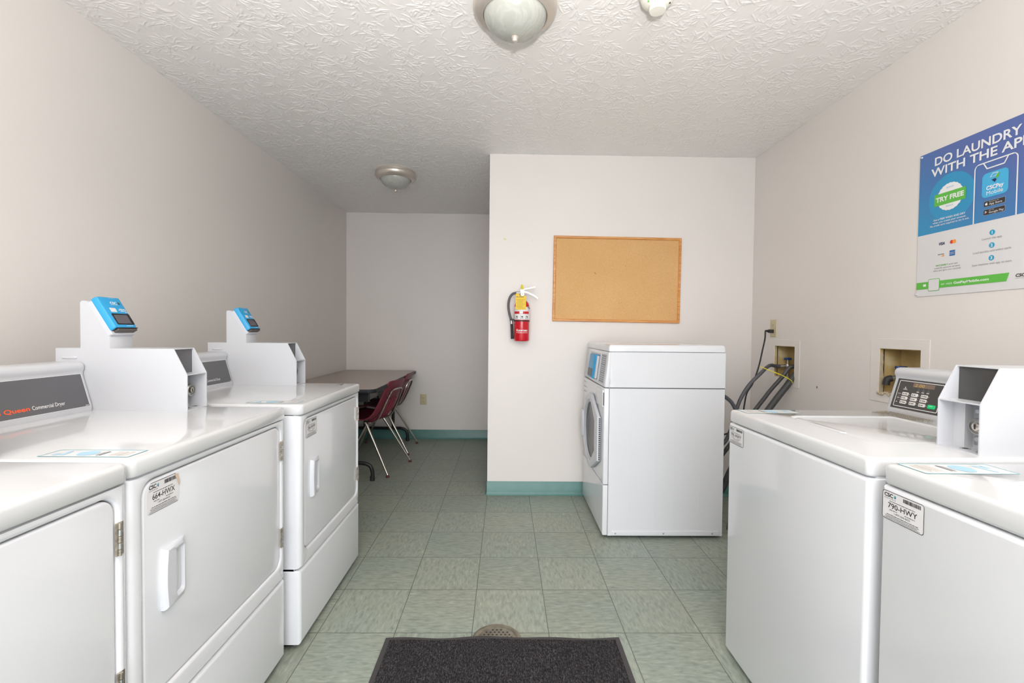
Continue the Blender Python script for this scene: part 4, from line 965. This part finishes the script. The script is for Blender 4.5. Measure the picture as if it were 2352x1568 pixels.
# ------------------------------------------------------------------ cork board
root = thing('cork_board', 'oak-framed cork board hanging on the partition wall', 'notice board', (0.805, YF, 1.5775), 0)
root.rotation_euler = (0, 0.008, 0)
w2, h2, fwid = 0.463, 0.308, 0.018
mb = MB(); mb.box(-w2 + 0.01, w2 - 0.01, -0.008, -0.002, -h2 + 0.01, h2 - 0.01, 'cork'); cb = mb.build('cork_sheet', root, smooth=False)
mb = MB()
for (x, z, r_) in ((-0.16, 0.045, 0.004), (-0.155, 0.038, 0.003), (0.02, -0.17, 0.0025), (0.035, -0.168, 0.002), (0.17, -0.165, 0.0025), (0.06, 0.10, 0.0025), (0.39, -0.235, 0.002)):
    Face((0, -0.0082, 0), (1, 0, 0), (0, 0, 1)).disc(mb, x, z, r_, 0.0, 'ivory_dark', 8)
mb.build('pin_holes', cb, smooth=False)
def frame_bar(name, hz, s_):
    mb = MB(); L_ = w2 if hz else h2; ls = []
    prof = [(0.0, -0.001), (0.0, -0.014), (0.004, -0.018), (0.013, -0.018), (fwid, -0.013), (fwid, -0.001)]   # (inset, y)
    for e in (-1, 1):
        l = []
        for ins, yy in prof:
            a = e * (L_ - ins); c = s_ * ((h2 if hz else w2) - ins)
            l.append((a, yy, c) if hz else (c, yy, a))
        ls.append(l)
    mb.loft(ls, 'oak'); o = mb.build(name, root, smooth=False); return o
for hz in (True, False):
    for s_ in (-1, 1): frame_bar('frame_rail', hz, s_)

# ------------------------------------------------------------------ fire extinguisher
root = thing('fire_extinguisher', 'red fire extinguisher with yellow tag hanging on the partition wall', 'fire extinguisher', (0.1165, YF - 0.062, 1.127))
R = 0.0545
mb = MB(); mb.lathe([(0.047, 0.0), (0.052, 0.003), (R, 0.010), (R, 0.235), (R * 0.985, 0.250), (R * 0.90, 0.266), (R * 0.72, 0.281), (R * 0.45, 0.291), (0.017, 0.296), (0.015, 0.305)], 'extinguisher_red', n=48); cyl = mb.build('cylinder', root, angle=50)
def wrap(mb, a0, a1, z0, z1, mat, off=0.0005):
    n = 16; ls = []
    for z in (z0, z1): ls.append([((R + off) * math.sin(a0 + (a1 - a0) * k / n), -(R + off) * math.cos(a0 + (a1 - a0) * k / n), z) for k in range(n + 1)])
    mb.loft(ls, mat, False, False, closed=False)
mb = MB(); wrap(mb, -1.25, 1.35, 0.152, 0.242, 'print_white'); wrap(mb, -1.25, 1.05, 0.192, 0.210, 'extinguisher_red', 0.0009); wrap(mb, -0.35, 0.1, 0.194, 0.209, 'print_white', 0.0012)
wrap(mb, 0.75, 1.1, 0.233, 0.238, 'print_navy', 0.0009); wrap(mb, 1.1, 1.3, 0.226, 0.24, 'print_black', 0.0009); wrap(mb, 0.85, 1.0, 0.216, 0.224, 'print_grey', 0.0009)
for a in (-0.75, -0.05, 0.62):
    wrap(mb, a - 0.18, a + 0.18, 0.157, 0.178, 'print_grey', 0.0009); wrap(mb, a - 0.13, a + 0.13, 0.160, 0.174, 'print_white', 0.0012); wrap(mb, a - 0.02, a + 0.12, 0.166, 0.175, 'print_black', 0.0015)
mb.build('instruction_label', cyl, smooth=False)
# lettering wrapped on the cylinder
mb = MB()
def wrap_text(txt, z, h, width, mat, bold):
    vs_, fs_ = font_geo(txt, bold); xs = [q[0] for q in vs_]; x0, x1 = min(xs), max(xs); k = width / (x1 - x0); kz = h / 0.72
    mb.add([((R + 0.0008) * math.sin(((x - (x0 + x1) / 2) * k) / R), -(R + 0.0008) * math.cos(((x - (x0 + x1) / 2) * k) / R), z + y * kz) for x, y in vs_], fs_, mat)
wrap_text('Koorsen', 0.070, 0.016, 0.082, 'print_white', 0.03); wrap_text('Protection Service', 0.058, 0.007, 0.082, 'print_white', 0.02)
mb.build('lettering', cyl, smooth=False)
mb = MB(); mb.lathe([(R + 0.0006, 0.139), (R + 0.002, 0.140), (R + 0.002, 0.147), (R + 0.0006, 0.148)], 'print_black', n=40, cap0=False, cap1=False); mb.box(-0.03, 0.03, 0.045, 0.061, 0.10, 0.22, 'steel'); mb.build('strap', root)
mb = MB(); mb.lathe([(0.016, 0.298), (0.018, 0.302), (0.018, 0.318), (0.014, 0.324), (0.013, 0.345), (0.009, 0.350)], 'steel', n=20); mb.box(-0.011, 0.014, -0.011, 0.011, 0.326, 0.366, 'steel'); mb.build('valve_head', root)
mb = MB(); mb.lathe([(0.0155, -0.016), (0.0155, -0.026), (0.013, -0.029)], 'chrome', (0.002, 0, 0.332), 'y', 22); mb.lathe([(0.011, -0.029), (0.011, -0.0295)], 'print_white', (0.002, 0, 0.332), 'y', 22); mb.build('gauge', root)
mb = MB()
def bar(pts, w, th): 
    ls = []
    for (x, z) in pts: ls.append([(x, -w, z), (x, w, z), (x, w, z + th), (x, -w, z + th)])
    mb.loft(ls, 'chrome')
bar([(0.010, 0.346), (0.04, 0.340), (0.08, 0.322), (0.105, 0.306), (0.112, 0.300)], 0.009, 0.010); mb.build('carry_handle', root)
mb = MB(); bar([(0.012, 0.364), (0.03, 0.368), (0.06, 0.374), (0.092, 0.382)], 0.009, 0.007); mb.build('squeeze_lever', root)
mb = MB(); mb.tube([(-0.008, -0.004, 0.340), (-0.035, -0.004, 0.342), (-0.066, -0.002, 0.335), (-0.088, 0.0, 0.305), (-0.096, 0.0, 0.26), (-0.092, 0.0, 0.21), (-0.080, 0.0, 0.165), (-0.074, 0.0, 0.150)], 0.0085, 'hose_grey', 12, smooth=6)
mb.tube([(-0.040, -0.004, 0.342), (-0.012, -0.004, 0.341)], 0.0100, 'steel', 12); mb.tube([(-0.076, 0, 0.155), (-0.071, 0, 0.115)], 0.0085, 'steel', 12); mb.build('discharge_hose', root, angle=60)
mb = MB(); mb.tube([(-0.072, 0, 0.122), (-0.070, 0, 0.105), (-0.066, 0, 0.015)], (0.0095, 0.0105), 'rubber_black', 14); mb.box(-0.085, -0.058, -0.01, 0.06, 0.145, 0.158, 'rubber_black'); mb.build('nozzle', root, angle=50)
mb = MB(); mb.box(-0.046, 0.026, -0.0585, -0.0575, 0.222, 0.318, 'tag_yellow'); mb.box(-0.046, -0.02, -0.0585, -0.0575, 0.318, 0.333, 'tag_yellow')
fT = Face((0, -0.0587, 0), (1, 0, 0), (0, 0, 1))
fT.words(mb, -0.042, 0.022, 0.308, 0.008, 0.0, 'scuff_dark', 1)
for k in range(9): fT.words(mb, -0.042 + 0.004 * (k % 3), 0.02 - 0.006 * (k % 4), 0.292 - 0.0075 * k, 0.003, 0.0, 'ivory_dark', k + 3)
mb.keep = True; tg = mb.build('inspection_tag', root, smooth=False)
mb = MB(); mb.tube([(0.004, 0, 0.362), (-0.002, -0.006, 0.385), (0.004, -0.008, 0.398)], 0.007, 'tie_yellow', 10, smooth=3); mb.tube([(-0.004, -0.004, 0.40), (0.008, -0.006, 0.366)], 0.006, 'tie_yellow', 8); mb.build('pull_pin_seal', root)

# ------------------------------------------------------------------ poster on the right wall
root = thing('poster', 'blue and white laundry app poster pinned to the right wall', 'poster', (XR - 0.0025, 2.0, 1.366))
f = Face((0, 0, 0), (0, -1, 0), (0, 0, 1)); PW, PH = 0.457, 0.609
mb = MB(); mb.box(-0.0008, 0.0008, -PW, -0.003, 0.0, PH, 'poster_white'); sheet = mb.build('sheet', root, smooth=False)
mb = MB(); f.rect(mb, 0.003, PW, 0.262, PH, 0.0012, 'poster_blue')
f.disc(mb, 0.148, 0.395, 0.097, 0.0016, 'poster_disc', 40)
mb.keep = True; mb.build('blue_field', sheet, smooth=False)
mb = MB(); d = 0.0026
f.text(mb, 'DO LAUNDRY', 0.074, 0.543, 0.034, d, 'print_white', width=0.327, bold=0.02)
f.text(mb, 'WITH THE APP', 0.059, 0.499, 0.034, d, 'print_white', width=0.372, bold=0.02)
mb.keep = True; mb.build('headline', sheet, smooth=False)
mb = MB()
f.disc(mb, 0.144, 0.398, 0.054, 0.0022, 'print_white', 96, wob=lambda q: 0.0535 + 0.0022 * abs(math.sin(q * 2 * PI * 11)))
f.text(mb, 'BONUS', 0.144, 0.433, 0.006, 0.0026, 'print_sky', width=0.030, bold=0.02, align='c'); f.text(mb, 'BONUS', 0.144, 0.358, 0.006, 0.0026, 'print_sky', width=0.030, bold=0.02, align='c')
f.rect(mb, 0.077, 0.209, 0.3705, 0.419, 0.0026, 'print_green', 0.002)
f.text(mb, 'TRY FREE', 0.143, 0.386, 0.019, 0.0030, 'print_white', width=0.118, bold=0.035, align='c')
mb.keep = True; mb.build('try_free_badge', sheet, smooth=False)
mb = MB()
f.text(mb, 'Get a FREE WASH AND DRY', 0.143, 0.311, 0.0075, d, 'print_white', width=0.134, bold=0.015, align='c')
f.text(mb, 'when you create your account.', 0.143, 0.2995, 0.0075, d, 'print_white', width=0.140, bold=0.008, align='c')
f.text(mb, 'No credit card required to try it out.', 0.143, 0.288, 0.0075, d, 'print_white', width=0.165, bold=0.008, align='c')
mb.keep = True; mb.build('offer_text', sheet, smooth=False)
# phone outline
mb = MB(); o_ = [(0.2395, 0.262), (0.2395, 0.465)] + [(0.2595 - 0.020 * math.cos(k * PI / 16), 0.465 + 0.020 * math.sin(k * PI / 16)) for k in range(1, 9)] + [(0.3725 + 0.020 * math.sin(k * PI / 16), 0.465 + 0.020 * math.cos(k * PI / 16)) for k in range(0, 9)] + [(0.3925, 0.262)]
cx, wd = 0.316, 0.0045
i_ = [(a + (wd if a < cx else -wd), min(b, 0.485 - wd)) for a, b in o_]
n = len(o_); mb.add([f.p(a, b, 0.0022) for a, b in o_ + i_], [(k, k + 1, n + k + 1, n + k) for k in range(n - 1)], 'print_white')
no = [(0.271, 0.482), (0.284, 0.458), (0.287, 0.456), (0.346, 0.456), (0.349, 0.458), (0.362, 0.482)]
ni = [(0.276, 0.482), (0.287, 0.4620), (0.289, 0.4605), (0.344, 0.4605), (0.346, 0.4620), (0.357, 0.482)]
mb.add([f.p(a, b, 0.0025) for a, b in no + ni], [(k, k + 1, 6 + k + 1, 6 + k) for k in range(5)], 'print_white')
f.rect(mb, 0.270, 0.362, 0.350, 0.441, 0.0022, 'poster_app', 0.016)
f.poly(mb, [(0.298, 0.422), (0.318, 0.422), (0.328, 0.434), (0.308, 0.436)], 0.0026, 'print_white'); f.poly(mb, [(0.301, 0.4225), (0.317, 0.4235), (0.325, 0.432), (0.309, 0.434)], 0.0028, 'poster_app')
f.poly(mb, [(0.318, 0.412), (0.330, 0.416), (0.332, 0.434), (0.320, 0.424)], 0.0030, 'print_green'); f.poly(mb, [(0.304, 0.412), (0.318, 0.414), (0.322, 0.408), (0.316, 0.400)], 0.0030, 'print_navy')
f.text(mb, 'CSCPay', 0.2865, 0.378, 0.0145, 0.0026, 'print_white', width=0.060, bold=0.03); f.text(mb, 'Mobile', 0.287, 0.359, 0.0145, 0.0026, 'print_white', width=0.058, bold=0.0)
for b0, small, big in ((0.316, 'Download on the', 'App Store'), (0.285, 'GET IT ON', 'Google Play')):
    f.rect(mb, 0.279, 0.354, b0, b0 + 0.021, 0.0022, 'print_white', 0.002); f.rect(mb, 0.2795, 0.3535, b0 + 0.0005, b0 + 0.0205, 0.0025, 'print_black', 0.002)
    f.text(mb, small, 0.2985, b0 + 0.0145, 0.0032, 0.0029, 'print_white', width=0.034 if big[0] == 'A' else 0.018)
    f.text(mb, big, 0.2985, b0 + 0.0045, 0.0075, 0.0029, 'print_white', width=0.045 if big[0] == 'A' else 0.052, bold=0.005)
f.disc(mb, 0.289, 0.3255, 0.0048, 0.0029, 'print_white', 16); f.disc(mb, 0.2935, 0.3262, 0.0018, 0.0031, 'print_black', 10); f.poly(mb, [(0.289, 0.3308), (0.2905, 0.3305), (0.2915, 0.333)], 0.0029, 'print_white')
f.poly(mb, [(0.284, 0.2895), (0.2935, 0.2955), (0.284, 0.3015)], 0.0029, 'print_sky'); f.poly(mb, [(0.284, 0.2895), (0.2935, 0.2955), (0.2875, 0.2955)], 0.0031, 'print_red'); f.poly(mb, [(0.2905, 0.2935), (0.294, 0.2955), (0.2905, 0.2975)], 0.0033, 'print_amber')
mb.keep = True; mb.build('phone_picture', sheet, smooth=False)
mb = MB(); d = 0.0018
def NEXT(nm):
    global mb
    mb.keep = True; mb.build(nm, sheet, smooth=False); mb = MB()
f.text(mb, 'VISA', 0.100, 0.206, 0.0115, d, 'print_navy', width=0.028, bold=0.03, slant=0.2)
NEXT('card_logo'); f.disc(mb, 0.1575, 0.211, 0.0075, d, 'print_red', 24); f.disc(mb, 0.1685, 0.211, 0.0075, d + 0.0002, 'print_amber', 24)
NEXT('card_logo'); f.text(mb, 'DISCOVER', 0.0995, 0.166, 0.004, d, 'print_black', width=0.027, bold=0.02); f.poly(mb, [(0.112, 0.158), (0.127, 0.158), (0.127, 0.165)], d, 'print_amber')
NEXT('card_logo'); f.rect(mb, 0.150, 0.1725, 0.155, 0.177, d, 'print_amexblue'); f.text(mb, 'AMERICAN', 0.161, 0.1665, 0.0035, d + 0.0004, 'print_white', width=0.019, align='c'); f.text(mb, 'EXPRESS', 0.161, 0.1605, 0.0035, d + 0.0004, 'print_white', width=0.018, align='c')
NEXT('card_logo'); f.text(mb, 'PAY EASILY', 0.0925, 0.120, 0.007, d, 'print_green', width=0.052, bold=0.015); f.text(mb, 'and use', 0.148, 0.120, 0.007, d, 'print_grey', width=0.037)
f.text(mb, 'auto-fill options to save', 0.140, 0.1095, 0.007, d, 'print_grey', width=0.108, align='c'); f.text(mb, 'time and give you control.', 0.140, 0.099, 0.007, d, 'print_grey', width=0.118, align='c')
mb.keep = True; mb.build('payment_text', sheet, smooth=False)
mb = MB()
for k, (num, txt, w_) in enumerate((('1', 'Launch the app.', 0.072), ('2', 'Load laundry and select cycle.', 0.136), ('3', 'Scan machine with app to start.', 0.141))):
    zz = 0.2165 - 0.047 * k
    f.disc(mb, 0.312, zz, 0.0098, d, 'print_bluegreen', 28); f.text(mb, num, 0.312, zz - 0.005, 0.0105, d + 0.0003, 'print_white', bold=0.03, align='c')
    f.text(mb, txt, 0.312, zz - 0.0235, 0.0078, d, 'print_grey', width=w_, align='c')
mb.keep = True; mb.build('steps_text', sheet, smooth=False)
mb = MB(); f.poly(mb, [(0.003, 0.030), (0.366, 0.030), (0.375, 0.060), (0.003, 0.060)], d, 'print_green')
f.rect(mb, 0.0595, 0.1105, 0.0195, 0.0705, d + 0.0003, 'print_green', 0.005); f.rect(mb, 0.0615, 0.1085, 0.0215, 0.0685, d + 0.0005, 'poster_white', 0.004)
f.rect(mb, 0.036, 0.050, 0.041, 0.051, d + 0.0003, 'print_white', 0.002)
f.text(mb, 'or visit', 0.118, 0.0405, 0.0095, d + 0.0004, 'print_white', width=0.047); f.text(mb, 'GetPayMobile.com', 0.171, 0.0405, 0.0095, d + 0.0004, 'print_white', width=0.135, bold=0.025)
f.text(mb, 'CSC', 0.395, 0.042, 0.011, d, 'print_black', width=0.030, bold=0.03, slant=0.15); f.words(mb, 0.396, 0.425, 0.0365, 0.0018, d, 'print_grey', 3)
mb.keep = True; mb.build('web_address_band', sheet, smooth=False)
for (a, c) in ((0.012, 0.600), (0.008, 0.010)):
    mb = MB(); mb.lathe([(0.0045, -0.001), (0.0045, -0.003), (0.002, -0.005), (0.0035, -0.010), (0.001, -0.011)], 'white_plastic', (0, -a, c), 'x', 14); mb.build('push_pin', root)

# ------------------------------------------------------------------ ceiling lights and smoke detector
def ceiling_light(loc, label):
    r = thing('ceiling_light', label, 'ceiling light', loc, 0, 'nickel ceiling lights')
    mb = MB(); mb.lathe([(0.150, 0.0), (0.155, -0.004), (0.156, -0.010), (0.153, -0.013), (0.158, -0.018), (0.162, -0.028), (0.160, -0.040), (0.152, -0.052), (0.140, -0.060), (0.132, -0.063), (0.126, -0.066), (0.122, -0.063), (0.122, -0.050)], 'lamp_nickel', n=64, cap1=False); mb.build('ring', r, angle=30)
    mb = MB(); mb.lathe([(0.122, -0.052), (0.121, -0.062), (0.116, -0.078), (0.104, -0.096), (0.086, -0.112), (0.062, -0.125), (0.038, -0.1325), (0.018, -0.136), (0.004, -0.137)], 'alabaster_glass', n=64, cap0=False); mb.build('glass_bowl', r, angle=80)
    mb = MB(); mb.lathe([(0.006, -0.135), (0.014, -0.138), (0.0165, -0.142), (0.012, -0.146), (0.010, -0.150), (0.0115, -0.154), (0.008, -0.159), (0.001, -0.161)], 'lamp_nickel', n=24); mb.build('finial', r, angle=60)
    return r
c1 = ceiling_light((0.026, 1.80, ZC), 'nickel and glass ceiling light near the top centre')
dup(c1, (-0.896, 3.76, ZC), 0, 'nickel and glass ceiling light over the alcove')
r = thing('smoke_detector', 'round white smoke detector on the ceiling, right of the near light', 'smoke detector', (0.558, 1.745, ZC))
mb = MB(); mb.lathe([(0.066, 0.0), (0.068, -0.006), (0.066, -0.016), (0.060, -0.020)], 'detector_white', n=48); mb.build('base', r, angle=40)
mb = MB(); mb.lathe([(0.060, -0.018), (0.061, -0.024), (0.058, -0.034), (0.048, -0.043), (0.036, -0.048), (0.030, -0.049)], 'detector_white', n=48)
mb.build('body', r, angle=40)
mb = MB(); mb.lathe([(0.031, -0.046), (0.030, -0.056), (0.031, -0.058), (0.031, -0.066), (0.028, -0.070), (0.001, -0.071)], 'detector_white', n=40); mb.build('sensor_cap', r, angle=40)
mb = MB(); mb.lathe([(0.003, -0.043), (0.003, -0.0475)], 'print_green', (-0.040, -0.018, 0), 'z', 10); mb.lathe([(0.003, -0.043), (0.003, -0.0475)], 'print_black', (0.042, -0.012, 0), 'z', 10); mb.build('indicator', r)

# ------------------------------------------------------------------ floor drain and mat
r = thing('floor_drain', 'round metal floor drain at the far edge of the mat', 'floor drain', (-0.022, 1.758, 0))
mb = MB(); mb.lathe([(0.098, 0.0003), (0.097, 0.003), (0.088, 0.0045), (0.080, 0.0032), (0.078, 0.0022)], 'drain_steel', n=48, cap1=True); mb.build('rim', r, angle=60)
mb = MB(); mb.lathe([(0.076, 0.0022), (0.076, 0.0036), (0.074, 0.0042)], 'drain_steel', n=40); gr = mb.build('grate', r, angle=40)
mb = MB()
for i in range(-4, 5):
    for j in range(-4, 5):
        x, y = i * 0.0165 + (0.00825 if j % 2 else 0), j * 0.0145
        if x * x + y * y < 0.064 ** 2: Face((0, 0, 0.0043), (1, 0, 0), (0, 1, 0)).disc(mb, x, y, 0.0042, 0.0, 'rubber_black', 10)
mb.keep = True; mb.build('grate_holes', gr, smooth=False)

r = thing('floor_mat', 'charcoal ribbed entrance mat on the floor in front', 'floor mat', (0.0, 1.35, 0))
def matz(x, y): return 0.0015 + 0.006 * math.exp(-((x + 0.02) / 0.13) ** 2) * math.exp(-((y - 0.41) / 0.10) ** 2)
def mat_sheet(x0, x1, y0, y1, top, name, matn):
    mb = MB(); nx, ny = 40, 20; T_ = []
    for j in range(ny + 1):
        for i in range(nx + 1):
            x = x0 + (x1 - x0) * i / nx; y = y0 + (y1 - y0) * j / ny
            if j == ny: y += 0.004 * math.sin(i * 0.5) * (1 if name == 'rubber_border' else 0.5)
            T_.append((x, y, matz(x, y)))
    F_ = [(j * (nx + 1) + i, j * (nx + 1) + i + 1, (j + 1) * (nx + 1) + i + 1, (j + 1) * (nx + 1) + i) for j in range(ny) for i in range(nx)]
    N_ = len(T_)
    bot = [(x, y, z) for x, y, z in T_]; topv = [(x, y, z + top) for x, y, z in T_]
    F2 = [tuple(reversed(q)) for q in F_] + [tuple(k + N_ for k in q) for q in F_]
    ring = [i for i in range(nx + 1)] + [j * (nx + 1) + nx for j in range(1, ny + 1)] + [ny * (nx + 1) + i for i in range(nx - 1, -1, -1)] + [j * (nx + 1) for j in range(ny - 1, 0, -1)]
    for a, c in zip(ring, ring[1:] + ring[:1]): F2.append((a, c, c + N_, a + N_))
    mb.add(bot + topv, F2, matn); return mb.build(name, r, angle=50)
mat_sheet(-0.452, 0.457, -0.45, 0.418, 0.003, 'rubber_border', 'mat_border')
mat_sheet(-0.432, 0.437, -0.43, 0.398, 0.008, 'carpet_pile', 'mat_carpet')
